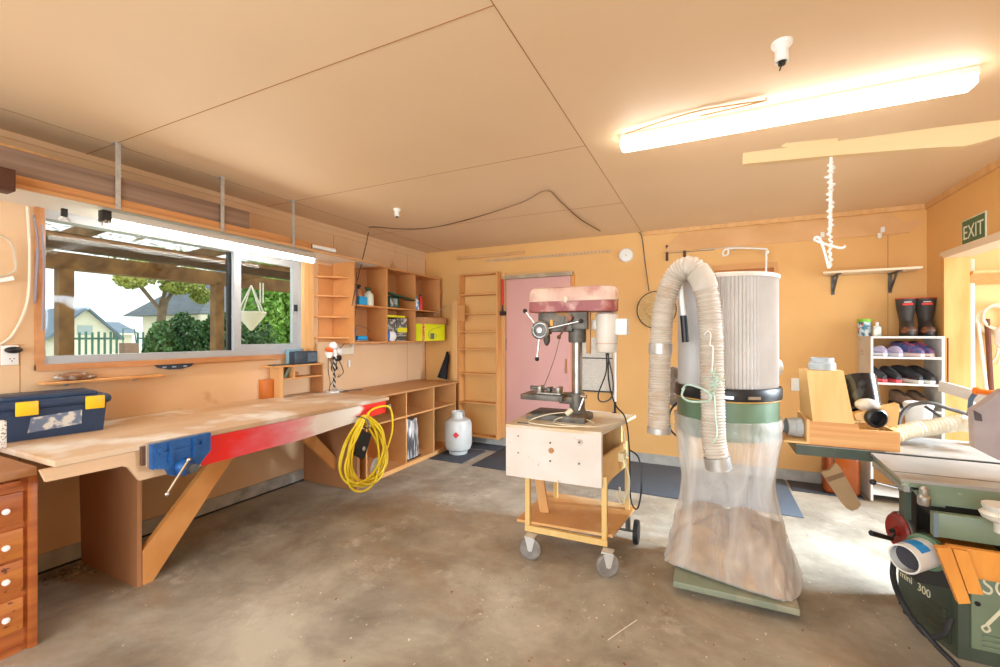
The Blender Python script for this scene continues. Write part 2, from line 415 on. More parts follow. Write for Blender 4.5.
def house(name, lab, x, y0, y1, zw, zr, wallm, roofm, ridge='x', depth=6, over=.4):
    h = thing(name, lab, 'house', (x - depth / 2, (y0 + y1) / 2, -.05))
    B().box(x - depth, y0, -.05, x, y1, zw).ob('wall', wallm, h)
    ym = (y0 + y1) / 2
    if ridge == 'x':
        B().prism([(y0, zw), (y1, zw), (ym, zr)], 'yz', x - depth, x).ob('gable', wallm, h)
        e = .12
        for s, ya in ((1, y0 - over), (-1, y1 + over)):
            zl = zw - over * (zr - zw) / (ym - y0)
            B().prism([(ya, zl), (ym, zr), (ym, zr + e), (ya, zl + e)], 'yz', x - depth - .3, x + .3).ob('roof', roofm, h)
    else:
        b = B()
        if ridge == 'hip':
            E = [(x + over, y0 - over), (x + over, y1 + over), (x - depth - over, y1 + over), (x - depth - over, y0 - over)]; r0, r1 = (x - depth / 2, y0 + 1.9, zr), (x - depth / 2, y1 - 1.9, zr)
            V = [b.bm.verts.new((*e, zw - .05)) for e in E] + [b.bm.verts.new(r0), b.bm.verts.new(r1)]
            for f in ((0, 1, 5, 4), (1, 2, 5), (2, 3, 4, 5), (3, 0, 4), (3, 2, 1, 0)): b.bm.faces.new([V[i] for i in f])
        else:
            b.prism([(x + over, zw - .1), (x - depth / 2, zr), (x - depth - over, zw - .1)], 'xz', y0 - over, y1 + over)
        b.ob('roof', roofm, h)
        B().box(x + over - .02, y0 - over, zw - .25, x + over + .08, y1 + over, zw - .08).ob('gutter', wallm, h)
    return h
HW = mat('cream_weatherboard', 'E9E4D2', 'DED8C4', rough=.7, scale=2, stretch=(1, 1, 12))
HR = mat('slate_blue_roof', '56687A', '66788A', rough=.6, scale=3)
HR2 = mat('dark_tile_roof', '3F4A52', '56626B', rough=.6, scale=3, stretch=(1, 1, 8))
hh = house('house', 'cream gabled house with blue grey roof seen behind the fence', -30, 10.2, 12.6, 1.5, 2.75, HW, HR)
B().box(-30.02, 11.1, 1.35, -29.96, 11.7, 1.85).ob('window', mat('far_glass', 'A9B8BC', rough=.2), hh)
house('house', 'pale low house with blue roof in the far distance', -44, 17.8, 19.8, 1.6, 2.5, HW, HR, ridge='y')
house('house', 'neighbouring house with dark sloping roof behind the hedge', -13.5, 7.9, 15.0, 2.0, 4.0, HW, HR2, ridge='hip', depth=3.4)

LEAF = {k: mat('leaf_' + k, a, c, rough=.5, scale=1.2, lo=.3, hi=.7) for k, a, c in
        (('dark', '2F5230', '4F7A3C'), ('bright', '4F8A30', '9CC255'), ('yellow', '6F8C3E', 'BFBF66'))}
BARK = mat('bark', '6D5B48', '857360', rough=.9, scale=6)
def leaves(name, parent, m, blobs, n, size):
    b = B(); 
    for i in range(n):
        c, r = random.choice(blobs) if random.random() < .5 else blobs[i % len(blobs)]
        v = Vector([random.gauss(0, 1) for _ in range(3)]).normalized() * (random.random() ** .25)
        p = Vector(c) + Vector((v.x * r[0], v.y * r[1], v.z * r[2]))
        q = Euler([random.uniform(0, 6.3) for _ in range(3)]).to_matrix(); s = size * random.uniform(.6, 1.3)
        P = [q @ Vector(t) * s + p for t in ((-.5, 0, 0), (0, -.3, .08), (.5, 0, 0), (0, .3, .08))]
        b.bm.faces.new([b.bm.verts.new(t) for t in P])
    bm = b.bm
    off = Vector((0, 0, 0)); q = parent
    while q is not None: off += q.location; q = q.parent
    bmesh.ops.translate(bm, verts=bm.verts[:], vec=-off)
    me = bpy.data.meshes.new(name); bm.to_mesh(me); bm.free(); me.materials.append(m)
    o = bpy.data.objects.new(name, me); COL.objects.link(o); o.parent = parent; o['kind'] = 'stuff'; return o
def plant(name, lab, cat, base, stems, m, blobs, n, size):
    t = thing(name, lab, cat, base)
    b = B()
    for pts, r in stems: b.tube(pts, r, sub=4)
    b.ob('trunk', BARK, t); leaves('foliage', t, m, blobs, n, size); return t
tp = W(162, 335, X=-12.5); ty = tp.y
plant('tree', 'spreading tree with yellow green leaves beyond the fence', 'tree', (-12.5, ty, -.05),
      [([(-12.5, ty, -.05), (-12.5, ty - .05, 1.3), (-12.5, ty + .05, 2.25)], .10), ([(-12.5, ty, 1.9), (-12.4, ty - .5, 2.5), (-12.3, ty - .8, 2.8)], .045),
       ([(-12.5, ty, 2.0), (-12.5, ty + .4, 2.7), (-12.5, ty + .7, 2.9)], .045), ([(-12.5, ty + .02, 2.2), (-12.4, ty + .1, 3.0)], .045)], LEAF['yellow'],
      [((-12.3, ty - .75, 2.65), (.4, .3, .22)), ((-12.5, ty - .3, 2.9), (.5, .5, .3)), ((-12.5, ty + .55, 2.75), (.5, .5, .35)), ((-12.5, ty + .1, 3.2), (.8, 1.2, .35)), ((-12.5, ty + .95, 2.4), (.35, .2, .2)), ((-12.4, ty + .3, 2.55), (.3, .4, .15))], 4200, .10)
def hedge(lab, a, c, x, zt, m, n, size=.11, nb=6, rx=.5):
    bl = []
    for i in range(nb):
        y = a + (c - a) * (i + .5) / nb
        h = zt * random.uniform(.88, 1.05)
        bl.append(((x + random.uniform(-.1, .1), y, h / 2), (rx, (c - a) / nb * .8, h / 2)))
    plant('bush', lab, 'bush', (x, (a + c) / 2, -.05), [([(x, y_[0][1], -.05), (x, y_[0][1], .5), (x, y_[0][1] + .05, .9)], .03) for y_ in bl[::2]], m, bl, n, size)
hedge('dark green hedge below the tree outside the window', 4.95, 7.2, -10.2, 1.85, LEAF['dark'], 12000)
hedge('dark green shrub in front of the pale pergola post', 4.5, 5.4, -7.4, 1.6, LEAF['dark'], 6000, .08)
hedge('tall bright green bush filling the right half of the window', 5.75, 8.4, -8.4, 3.2, LEAF['bright'], 22000, .10, 5, .5)
# hanging swing basket
ROPE = mat('white_rope', 'E9E6DC', rough=.7)
hs = thing('hanging_basket', 'white rope basket hanging from the pergola outside the window', 'basket', (-5.3, 4.2, 1.3))
hp = Vector((-5.0, 3.46, 1.93)); rc = (-5.0, 3.46, 1.60)
B().lathe([(.01, -.22), (.05, -.17), (.12, -.08), (.165, 0), (.16, .01), (.115, -.07), (.045, -.16), (.005, -.2)], rc, n=20).ob('bowl', ROPE, hs)
b = B()
for a in (0, 1.57, 3.14, 4.71): b.tube([hp, (rc[0] + .165 * math.cos(a), rc[1] + .165 * math.sin(a), rc[2])], .008, sub=1)
b.ob('rope', ROPE, hs)
hr = B().tube([(-5.2, 3.72, 2.0), (-5.2, 3.72, 1.74), (-5.2, 3.76, 1.74), (-5.2, 3.76, 2.0)], .008, sub=1)
hr.ob('swing_rope', ROPE, None, 'white double cord hanging right of the rope basket outside', 'cord')

# ------------------------------------------------------------------ overhead shelf above the window
SX = -3.0
SHELF = mat('white_laminate_shelf', 'E8E2DA', rough=.5)
sh = thing('overhead_shelf', 'long white bottomed shelf hung from the ceiling above the window', 'shelf', (-3.17, 1.8, 2.02))
b = B().box(XL, .1, 2.030, SX, 3.48, 2.042); b.ob('board', SHELF, sh)
B().box(SX, .1, 2.028, SX + .02, 3.48, 2.046).ob('edge_strip', PINEH, sh)
for y in (1.275, 1.855, 2.415):
    b = B().box(SX + .02, y - .012, 2.028, SX + .024, y + .012, ZC - .001).box(SX - .03, y - .015, ZC - .004, SX + .024, y + .015, ZC - .001)
    for z in (2.05, 2.2, 2.35): b.cyl((SX + .02, y, z), (SX + .027, y, z), .004)
    b.ob('hanger_strap', GALV, sh)
GREYW = mat('weathered_timber', 'A08472', '846A5A', rough=.75, scale=7, stretch=(1, .12, 4), detail=6)
tag(B().box(XL + .03, .1, 2.092, SX + .005, 2.06, 2.215, bev=.002).ob('timber_plank', GREYW), 'weathered grey brown plank on top of the overhead shelf', 'plank', 'timber stored on the overhead shelf')
tag(B().box(XL + .02, .1, 2.043, SX + .01, 2.60, 2.091, bev=.002).ob('timber_plank', mat('orange_plank', 'D79A62', 'C48550', rough=.6, scale=7, stretch=(1, .12, 4))), 'orange brown plank lying under the weathered one on the shelf', 'plank', 'timber stored on the overhead shelf')
tag(B().box(XL + .05, 2.07, 2.092, SX - .01, 2.9, 2.107, bev=.002).ob('timber_batten', PINEH), 'thin pine batten at the right end of the overhead timber', 'batten', 'timber stored on the overhead shelf')
tag(B().box(-2.975, .60, 1.985, -2.88, .848, 2.085, bev=.003).ob('dark_timber_block', mat('dark_wood', '46281C', '5A3526', rough=.6, scale=9)), 'dark brown timber end sticking out at the left of the shelf', 'timber')
tag(B().tube([W(0, 118, X=-3.1) if False else (-3.05, .3, 2.235), (-3.05, .9, 2.235), (-3.05, 1.1, 2.225)], .008, sub=4).ob('pine_moulding', PINE), 'thin pale moulding lying on the weathered plank', 'moulding')
cg = thing('caulking_gun', 'white caulking gun at the right end of the overhead shelf', 'caulking gun', (-3.03, 2.7, 2.04))
B().cyl((-3.02, 2.62, 2.075), (-3.0, 2.86, 2.075), .018).ob('barrel', WPLAS, cg)
B().box(-3.04, 2.56, 2.038, -3.0, 2.62, 2.09, bev=.005).ob('grip', BLK, cg)
# string of the winds: fluorescent lamps
EMT = mat('lit_tube', 'FFFFFF', rough=.4, emit=('FFF6E8', TUBE))
EMD = mat('lit_diffuser', 'FFFFFF', rough=.4, emit=('FFFBF4', 8.5))
fl = thing('fluorescent_batten', 'lit fluorescent batten hanging under the shelf above the window', 'light', (-3.0, 1.9, 1.93))
lx = -3.04
B().box(lx - .03, 1.26, 1.975, lx + .03, 2.66, 2.015, bev=.004).ob('housing', mat('dull_white_metal', 'C4BEB4', rough=.5), fl)
B().cyl((lx, 1.27, 1.955), (lx, 2.65, 1.955), .016).ob('tube', EMT, fl)
B().box(lx - .025, 1.22, 1.955, lx + .028, 1.262, 2.018, bev=.003).ob('end_cap', BLK, fl)
B().box(lx - .02, 2.652, 1.935, lx + .02, 2.675, 1.985, bev=.003).ob('end_cap', WPLAS, fl)
b = B()
for s in (-1, 1): b.tube([(lx + .03, 1.24 + s * .004, 1.96), (lx + .03, 1.24 + s * .018, 1.945), (lx + .03, 1.24 + s * .02, 1.925)], .005, n=6)
b.ob('spring_clip', STEEL, fl)
tc_ = thing('tube_clip', 'small black spring clip under the shelf left end', 'clip', (-3.2, 1.13, 1.96))
B().box(-3.21, 1.115, 1.975, -3.19, 1.14, 2.02, bev=.002).ob('bracket', BLK, tc_)
B().tube([(-3.2, 1.10, 1.955), (-3.2, 1.127, 1.98), (-3.2, 1.155, 1.955)], .005, n=6).ob('spring', STEEL, tc_)
# cords at the window left side
tag(B().tube([(XL + .03, 1.02, 2.02), (XL + .03, 1.03, 1.75), (XL + .03, 1.02, 1.5), (XL + .02, .97, 1.33), (XL + .01, .92, 1.27)], .006).ob('cable', mat('cream_cable', 'E7D8C2', rough=.5)), 'cream cable hanging down the wall left of the window', 'cable')
tag(B().tube([(XL + .03, 1.045, 1.98), (XL + .04, 1.06, 1.8), (XL + .03, 1.05, 1.5), (XL + .03, 1.06, 1.8)], .005).tube([(XL + .05, 1.07, 1.93), (XL + .05, 1.08, 1.7), (XL + .05, 1.075, 1.35)], .005)
    .ob('cable', mat('grey_cable', '8D8490', rough=.5)), 'grey cable bundle looped beside the window frame', 'cable')
wl = thing('wire_loop', 'curved cream wire loop hung on the wall at far left', 'wire', (XL + .03, .93, 1.7))
B().tube([(XL + .03, .88, 1.86), (XL + .03, .955, 1.82), (XL + .03, .975, 1.73), (XL + .03, .97, 1.66), (XL + .03, .9, 1.62)], .005).ob('loop', mat('wire_cream', 'C9B8A2', rough=.5), wl)
B().box(XL + .02, .88, 1.6, XL + .04, .97, 1.62, rot=(.35, 0, 0)).ob('tag', WPLAS, wl)
# power outlet
po = thing('power_outlet', 'white power outlet on the wall above the toolbox', 'outlet', (XL, 1.0, 1.2))
B().box(XL, .93, 1.165, XL + .01, .995, 1.27, bev=.003).ob('face_plate', WPLAS, po)
b = B()
for dy, dz in ((0, 0), (.015, 0), (.007, -.012)): b.box(XL + .009, .96 + dy, 1.195 + dz, XL + .011, .9635 + dy, 1.202 + dz)
b.ob('socket_holes', BLK, po)
B().ell((XL + .03, .97, 1.245), (.022, .035, .018)).ob('plug', BLK, po)
# ledge below the window
lg = thing('wall_ledge', 'narrow timber ledge below the left of the window', 'ledge', (XL + .05, 1.33, 1.05))
B().box(XL, 1.07, 1.05, XL + .09, 1.65, 1.064, bev=.001).ob('shelf_board', MDFL, lg)
for y in (1.17, 1.5): B().ell((XL + .06, y, 1.042), (.014, .014, .008)).ob('screw_cup', STEEL, lg)
tag(B().ell((XL + .05, 1.2, 1.066 + .022), (.035, .085, .024)).ell((XL + .055, 1.28, 1.066 + .014), (.02, .03, .014)).ob('metal_tin', mat('brown_lump', '8A5E3E', 'B9B2AA', rough=.35, metal=.3, scale=40, lo=.5, hi=.6)),
    'brown dusty metal tin lying on the ledge under the window', 'tin')
sl = thing('spirit_level', 'small dark torpedo level fixed under the window frame', 'level', (XL + .03, 1.73, 1.12))
B().prism([(1.62, 1.125), (1.64, 1.105), (1.7, 1.09), (1.78, 1.09), (1.84, 1.105), (1.86, 1.125)], 'yz', XL + .022, XL + .045).ob('body', mat('dark_blue_metal', '2A3644', rough=.4), sl)
for y in (1.67, 1.73, 1.80): B().box(XL + .045, y - .012, 1.103, XL + .048, y + .012, 1.113).ob('vial', mat('vial', '8FA6C4', rough=.2), sl)
tag(B().box(XL, 1.86, 1.112, XL + .02, 2.55, 1.120).ob('timber_rail', MDFL), 'thin timber rail on the wall under the window sill', 'rail')

# ------------------------------------------------------------------ old drawer cabinet
RW = mat('red_brown_timber', 'B5672F', '9C4F22', rough=.42, scale=6, stretch=(1, .3, 5), c3='8A431E', s3=4, lo3=.52, hi3=.7)
RW2 = mat('worn_orange_timber', 'CB7E35', 'B2622A', rough=.45, scale=6, stretch=(1, .3, 5), c3='5E2F18', s3=34, lo3=.62, hi3=.68)
dc = thing('drawer_cabinet', 'old red brown timber drawer cabinet under the toolbox', 'drawer cabinet', (-2.95, .45, 0))
fx = -2.604
b = B().box(-3.33, -.1, 0, fx, .82, .70); b.mi = 1
b.ob('carcass', [RW], dc)
B().box(fx, .798, 0, fx + .02, .826, .735, bev=.002).box(fx, -.1, .7, fx + .012, .798, .735).ob('face_frame', RW, dc)
B().box(-3.33, -.1, .735, fx + .05, .815, .77, bev=.003).ob('countertop', mat('worn_bench_top', 'C08A58', 'A9744A', rough=.5, scale=5, stretch=(.3, 1, 1)), dc)
B().box(fx, -.1, .703, fx + .035, .77, .722).ob('pull_out_board', RW, dc)
for i, (z0, z1) in enumerate(((.49, .665), (.31, .46), (.145, .28), (.0, .0))[:3]):
    pass
zs = [(.54, .67), (.395, .518), (.25, .385), (.095, .23)]
for i, (z0, z1) in enumerate(zs):
    d = B().box(fx - .3, .05, z0, fx + .012, .785, z1, bev=.004).ob('drawer', RW if i < 1 else RW2, dc)
    for y in (.73, .15): 
        B().lathe([(.006, 0), (.006, .010), (.012, .014), (.012, .019), (.0005, .022)], (fx + .012, y, (z0 + z1) / 2), (1, 0, 0), 16).ob('knob', WPLAS, d)
B().box(fx - .02, -.1, 0.0, fx + .006, .778, .028).ob('plinth', RW, dc)

# ------------------------------------------------------------------ workbench
BZ = .80
BT = mat('scrubbed_bench_top', 'D9BFA2', 'C49A70', rough=.5, scale=2.5, stretch=(1, .35, 1), detail=7, lo=.35, hi=.6, c3='E6DFD6', s3=3.2, lo3=.5, hi3=.64)
bn = thing('workbench', 'long timber workbench under the window with painted front board', 'workbench', (-2.9, 1.9, 0))
BX = -2.455
B().box(XL + .003, .835, BZ - .028, BX, 2.94, BZ, bev=.003).ob('bench_top', BT, bn)
PAL = mat('pale_board', 'DDB892', 'D2A87E', rough=.6, scale=4, stretch=(1, .2, 3))
b = B().prism([(.795, BZ - .03), (1.19, BZ - .03), (1.45, BZ - .03), (1.45, .62), (1.14, .625), (1.095, .70), (1.07, .713), (.812, .718)], 'yz', BX - .03, BX - .008)
b.ob('apron', PAL, bn)
def red_paint():
    m = bpy.data.materials.new('red_white_paint'); m.use_nodes = True; N = m.node_tree.nodes; L = m.node_tree.links; p = N['Principled BSDF']
    tc = N.new('ShaderNodeTexCoord'); sp = N.new('ShaderNodeSeparateXYZ'); L.new(tc.outputs['Object'], sp.inputs[0])
    mp = N.new('ShaderNodeMapping'); mp.inputs['Scale'].default_value = (1, 2.2, 5); L.new(tc.outputs['Object'], mp.inputs[0])
    n = N.new('ShaderNodeTexNoise'); n.inputs['Scale'].default_value = 2.2; n.inputs['Detail'].default_value = 4; L.new(mp.outputs[0], n.inputs['Vector'])
    mm = N.new('ShaderNodeMath'); mm.operation = 'MULTIPLY_ADD'; mm.inputs[1].default_value = .45; L.new(n.outputs['Fac'], mm.inputs[0])
    y = N.new('ShaderNodeMath'); y.operation = 'ADD'; y.inputs[1].default_value = 0; L.new(sp.outputs['Y'], y.inputs[0]); L.new(y.outputs[0], mm.inputs[2])
    r = N.new('ShaderNodeValToRGB'); e = r.color_ramp.elements
    mr = N.new('ShaderNodeMapRange'); mr.inputs[1].default_value = -.35; mr.inputs[2].default_value = 1.33; L.new(mm.outputs[0], mr.inputs[0])
    stops = [(0, 'F02018'), (.16, 'F0281E'), (.24, 'EE5A66'), (.36, 'EE8E9C'), (.44, 'F0B4B8'), (.54, 'F6F0EA'), (.74, 'F6F2EC'), (.79, 'F0352A'), (1, 'F02818')]
    while len(e) < len(stops): e.new(.5)
    for i, (q, c) in enumerate(stops): e[i].position = q; e[i].color = hx(c)
    L.new(mr.outputs[0], r.inputs[0]); L.new(r.outputs[0], p.inputs['Base Color']); p.inputs['Roughness'].default_value = .45
    return m
B().prism([(1.42, BZ - .03), (2.9, BZ - .03), (2.9, .675), (2.05, .625), (1.42, .62)], 'yz', BX - .03, BX - .004).ob('painted_board', red_paint(), bn)
legm = mat('leg_board', 'B27A50', 'A36C42', rough=.6, scale=3, stretch=(1, 1, .4))
b = B().prism([(-3.30, 0), (-2.70, 0), (-2.70, .60), (BX - .03, .70), (BX - .03, BZ - .03), (XL + .012, BZ - .03)], 'xz', 1.238, 1.258); b.ob('leg', legm, bn)
b = B().prism([(XL + .012, 0), (-2.70, 0), (-2.70, .62), (BX - .03, .68), (BX - .03, BZ - .03), (XL + .012, BZ - .03)], 'xz', 2.82, 2.85); b.ob('leg', legm, bn)
BR = mat('orange_brace_timber', 'DB9A58', 'CF8A46', rough=.5, scale=5, stretch=(1, 1, 1))
B().prism([(1.262, .0), (1.262, .18), (1.66, .62), (1.80, .62), (1.31, .0)], 'yz', -2.735, -2.70).ob('brace', BR, bn)
B().prism([(2.815, .14), (2.815, .26), (2.35, .76), (2.2, .76)], 'yz', -2.98, -2.94).ob('brace', BR, bn)
B().prism([(1.28, .55), (1.28, .66), (1.42, .76), (1.55, .76)], 'yz', -3.1, -3.06).ob('brace', legm, bn)
# blue vise
VB = mat('blue_vise_paint', '164A86', '1E5C9C', rough=.4, scale=30, lo=.3, hi=.7, c3='9FB4C6', s3=28, lo3=.68, hi3=.74)
vs_ = thing('bench_vise', 'blue woodworking vise on the front of the workbench', 'vise', (BX + .05, 1.29, .66))
b = B().prism([(1.16, .68), (1.16, .80), (1.43, .805), (1.43, .71), (1.40, .68), (1.36, .63), (1.30, .61), (1.24, .63), (1.22, .67)], 'yz', BX + .03, BX + .06)
for y in (1.235, 1.345): b.box(BX + .06, y - .008, .70, BX + .075, y + .008, .79)
b.box(BX + .06, 1.19, .745, BX + .07, 1.40, .755)
b.lathe([(.045, 0), (.04, .03), (.022, .05), (.02, .06)], (BX + .055, 1.30, .66), (1, 0, 0), 20)
for y in (1.19, 1.39): b.cyl((BX + .06, y, .765), (BX + .07, y, .765), .012)
b.ob('front_jaw', VB, vs_)
B().box(BX + .022, 1.15, .69, BX + .03, 1.44, .807).ob('jaw_face', mat('jaw_timber', 'B9A48E', rough=.6), vs_)
B().box(BX, 1.135, .70, BX + .022, 1.44, .79).ob('rear_jaw', mat('dark_rear_jaw', '5A3B28', '6D4A33', rough=.6, scale=10), vs_)
B().cyl((BX + .1, 1.30, .66), (BX + .145, 1.30, .66), .021).ob('screw_hub', IRON, vs_)
h0 = Vector((-2.33, 1.305, .735)); h1 = Vector((-2.33, 1.188, .566))
B().cyl(h0.lerp(h1, .18), h1, .007).ell(h1, .011).ell(h0.lerp(h1, .18), .011).ob('handle', CHROME, vs_)

# toolbox
NAVY = mat('navy_plastic', '1F3350', '253B5A', rough=.45, scale=12)
tb = thing('toolbox', 'dark blue plastic toolbox with yellow latches on the bench', 'toolbox', (-3.13, 1.02, .8))
Rz = Matrix.Rotation(math.radians(-7), 4, 'Z')
def tbx(b): return b.xf(Matrix.Translation((-3.165, 1.045, .80)) @ Rz)
tbx(B().loft([[(-.11, -.20, 0), (.11, -.20, 0), (.11, .20, 0), (-.11, .20, 0)], [(-.12, -.212, .155), (.12, -.212, .155), (.12, .212, .155), (-.12, .212, .155)]])).ob('body', NAVY, tb)
tbx(B().box(-.135, -.235, .15, .135, .235, .20, bev=.022, seg=3).box(-.11, -.18, .195, .11, .18, .222, bev=.012)).ob('lid', NAVY, tb)
YEL = mat('yellow_plastic', 'F2C21E', rough=.4)
for y in (-.09, .165): tbx(B().box(.132, y - .045, .125, .142, y + .035, .195, bev=.004)).ob('latch', YEL, tb)
tbx(B().loft([[(.1125, -.09, .035), (.1125, .11, .05), (.121, .11, .125), (.121, -.08, .11)], [(.1145, -.09, .035), (.1145, .11, .05), (.123, .11, .125), (.123, -.08, .11)]])).ob('label_sticker', mat('torn_sticker', 'D8D2C8', '6E7C94', rough=.6, scale=22, lo=.45, hi=.55), tb)
tag(B().box(-2.97, .80, .80, -2.93, .835, .93, bev=.008).ob('white_container', mat('speckled_white', 'E9E4DC', '8D8A86', rough=.5, scale=120, lo=.55, hi=.6)), 'white container at the left edge beside the toolbox', 'container')

# small shelf unit on bench with radio
us = thing('bench_shelf', 'small stepped timber shelf standing on the workbench', 'shelf', (-3.2, 2.55, BZ))
ux0, ux1 = XL + .004, -3.2
b = B().box(ux0, 2.90, BZ, ux1, 2.915, 1.058).ob('side_panel', MDF, us)
B().box(ux0, 2.485, BZ, ux1, 2.498, 1.058).ob('side_panel', PINE, us)
B().box(ux0, 2.40, 1.058, ux1 + .01, 2.92, 1.07).ob('top_shelf', MDFL, us)
B().box(ux0, 2.498, .950, ux1, 2.90, .962).ob('middle_shelf', MDFL, us)
B().box(ux0, 2.60, .962, ux1, 2.612, 1.058).ob('divider', PINE, us)
tag(B().box(ux0, 2.384, BZ, -3.297, 2.483, .957, bev=.002).ob('timber_block', mat('orange_block', 'D0762C', 'C06A26', rough=.45, scale=5)), 'orange timber block standing left of the small bench shelf', 'block')
tag(B().prism([(2.52, .963), (2.56, .963), (2.598, 1.045), (2.575, 1.045)], 'yz', ux1 - .06, ux1 - .04).ob('green_plate', mat('grey_green', '6E7F6E', rough=.5)), 'grey green plate leaning in the small bench shelf', 'plate')
tag(B().ell((ux1 - .08, 2.68, .985), (.02, .035, .022)).ob('wooden_ball', MDF), 'brown rounded lump inside the small bench shelf', 'lump')
rd = thing('radio', 'dark grey portable radio on the small bench shelf', 'radio', (-3.2, 2.66, 1.078))
B().box(-3.28, 2.61, 1.071, -3.20, 2.855, 1.185, bev=.012).ob('case', mat('dark_grey_plastic', '2E3B47', rough=.4), rd)
B().box(-3.20, 2.74, 1.09, -3.197, 2.84, 1.17).ob('speaker_grille', mat('grille', '46525E', '5E6A75', rough=.6, scale=90), rd)
tag(B().box(-3.335, 2.62, 1.071, -3.285, 2.76, 1.20, bev=.008).ob('blue_box', mat('pale_blue', '7CA7B8', rough=.5)), 'pale blue box behind the radio', 'box')
tag(B().box(-3.29, 2.42, 1.071, -3.21, 2.57, 1.08, bev=.003).ob('metal_file', IRON), 'small metal strip lying on the small shelf left of radio', 'strip')

# lamp stands by the shelf
lm = thing('desk_lamp', 'white and orange work lamp on a black striped stem', 'lamp', (-3.13, 2.98, BZ))
B().lathe([(.001, 0), (.085, 0), (.085, .014), (.035, .024), (.012, .04)], (-3.13, 2.98, BZ), n=24).ob('base', mat('pale_metal', 'D9D6D0', rough=.25, metal=.5), lm)
STR = bpy.data.materials.new('striped_stem'); STR.use_nodes = True
N = STR.node_tree.nodes; L = STR.node_tree.links; p = N['Principled BSDF']; tc = N.new('ShaderNodeTexCoord'); wv = N.new('ShaderNodeTexWave'); wv.bands_direction = 'DIAGONAL'; wv.inputs['Scale'].default_value = 12
cr = N.new('ShaderNodeValToRGB'); cr.color_ramp.interpolation = 'CONSTANT'; cr.color_ramp.elements[0].color = hx('1C1A1A'); cr.color_ramp.elements[1].position = .55; cr.color_ramp.elements[1].color = hx('C9C0B4')
L.new(tc.outputs['Object'], wv.inputs['Vector']); L.new(wv.outputs[0], cr.inputs[0]); L.new(cr.outputs[0], p.inputs['Base Color'])
B().tube([(-3.13, 2.98, BZ + .02), (-3.13, 2.98, 1.05), (-3.12, 2.985, 1.13)], .012, n=12).ob('stem', STR, lm)
B().lathe([(.02, 0), (.028, .02), (.028, .05), (.015, .07)], (-3.12, 2.975, 1.13), (0, -.2, 1), 20).ell((-3.12, 2.96, 1.225), (.035, .04, .038)).ob('lamp_head', WPLAS, lm)
B().ell((-3.11, 2.90, 1.19), (.03, .045, .022), rot=(-.4, 0, 0)).ob('orange_cover', mat('orange_plastic', 'E2601C', rough=.35), lm)
B().lathe([(.02, 0), (.04, .05), (.001, .055)], (-3.11, 2.9, 1.12), n=20).ob('shade', WPLAS, lm)
tag(B().tube([(-3.12, 2.90, 1.12), (-3.1, 2.88, 1.0), (-3.12, 2.92, .9), (-3.11, 2.9, .81)], .003, n=6).tube([(-3.12, 2.92, 1.1), (-3.09, 2.95, .95), (-3.1, 2.9, .87)], .003, n=6)
    .tube([(-3.1, 3.0, .81), (-3.05, 3.1, .806), (-3.0, 3.2, .805)], .004, n=6).tube([(-3.1, 2.93, .81), (-3.0, 3.0, .806), (-3.05, 3.08, .806)], .004, n=6).ob('thin_cable', BLK), 'thin black cables tangled around the foot of the striped lamp', 'cable')
pb = thing('power_board', 'white power board hung on wall beside the corner shelf', 'power board', (-3.3, 3.3, 1.1))
B().box(XL, 3.2, 1.13, XL + .035, 3.42, 1.20, bev=.004).box(XL, 3.40, 1.13, XL + .03, 3.43, 1.26, bev=.004).ob('board', mat('cream_plastic', 'EEE4CC', rough=.4), pb)
B().lathe([(.001, -.03), (.03, -.02), (.035, 0), (.03, .02), (.001, .03)], (XL + .08, 3.17, 1.17), (1, 0, 0), 20).ob('plug', WPLAS, pb)
B().box(XL + .03, 3.13, 1.07, XL + .09, 3.21, 1.13, bev=.02).ob('black_adaptor', BLK, pb)
B().box(XL + .03, 3.15, .985, XL + .06, 3.18, 1.02, bev=.008).ob('black_plug', BLK, pb)
B().tube([(XL + .06, 3.17, 1.08), (XL + .05, 3.165, 1.02)], .004, n=6).tube([(XL + .06, 3.19, 1.08), (XL + .06, 3.25, .96), (XL + .06, 3.18, .91), (XL + .06, 3.2, .94)], .004, n=6).tube([(XL + .06, 3.14, 1.1), (XL + .1, 3.06, 1.02), (-3.16, 2.98, .99)], .004, n=6).ob('lead', BLK, pb)
B().box(XL, 3.36, 1.0, XL + .025, 3.385, 1.07, bev=.006).ob('white_plug', WPLAS, pb)

# corner shelf (open shelves between window and cabinet)
SHM = mat('shelf_fibreboard', 'D9995C', 'CE8D50', rough=.6, scale=4, detail=5, lo=.3, hi=.7)
cs = thing('corner_shelf', 'narrow open shelf of four boards between window and pigeonholes', 'shelf', (XL + .1, 3.04, 1.27))
for py in (337, 316, 295, 276):
    z = W(320, py, X=XL + .04).z - .014
    B().prism([(XL, 2.93), (XL + .07, 2.975), (XL + .15, 3.045), (XL + .21, 3.12), (XL + .225, 3.163), (XL, 3.163)], 'xy', z, z + .014).ob('shelf_board', SHM, cs)
B().box(XL, 2.99, 1.26, XL + .012, 3.163, 2.0).ob('back_board', SHM, cs)
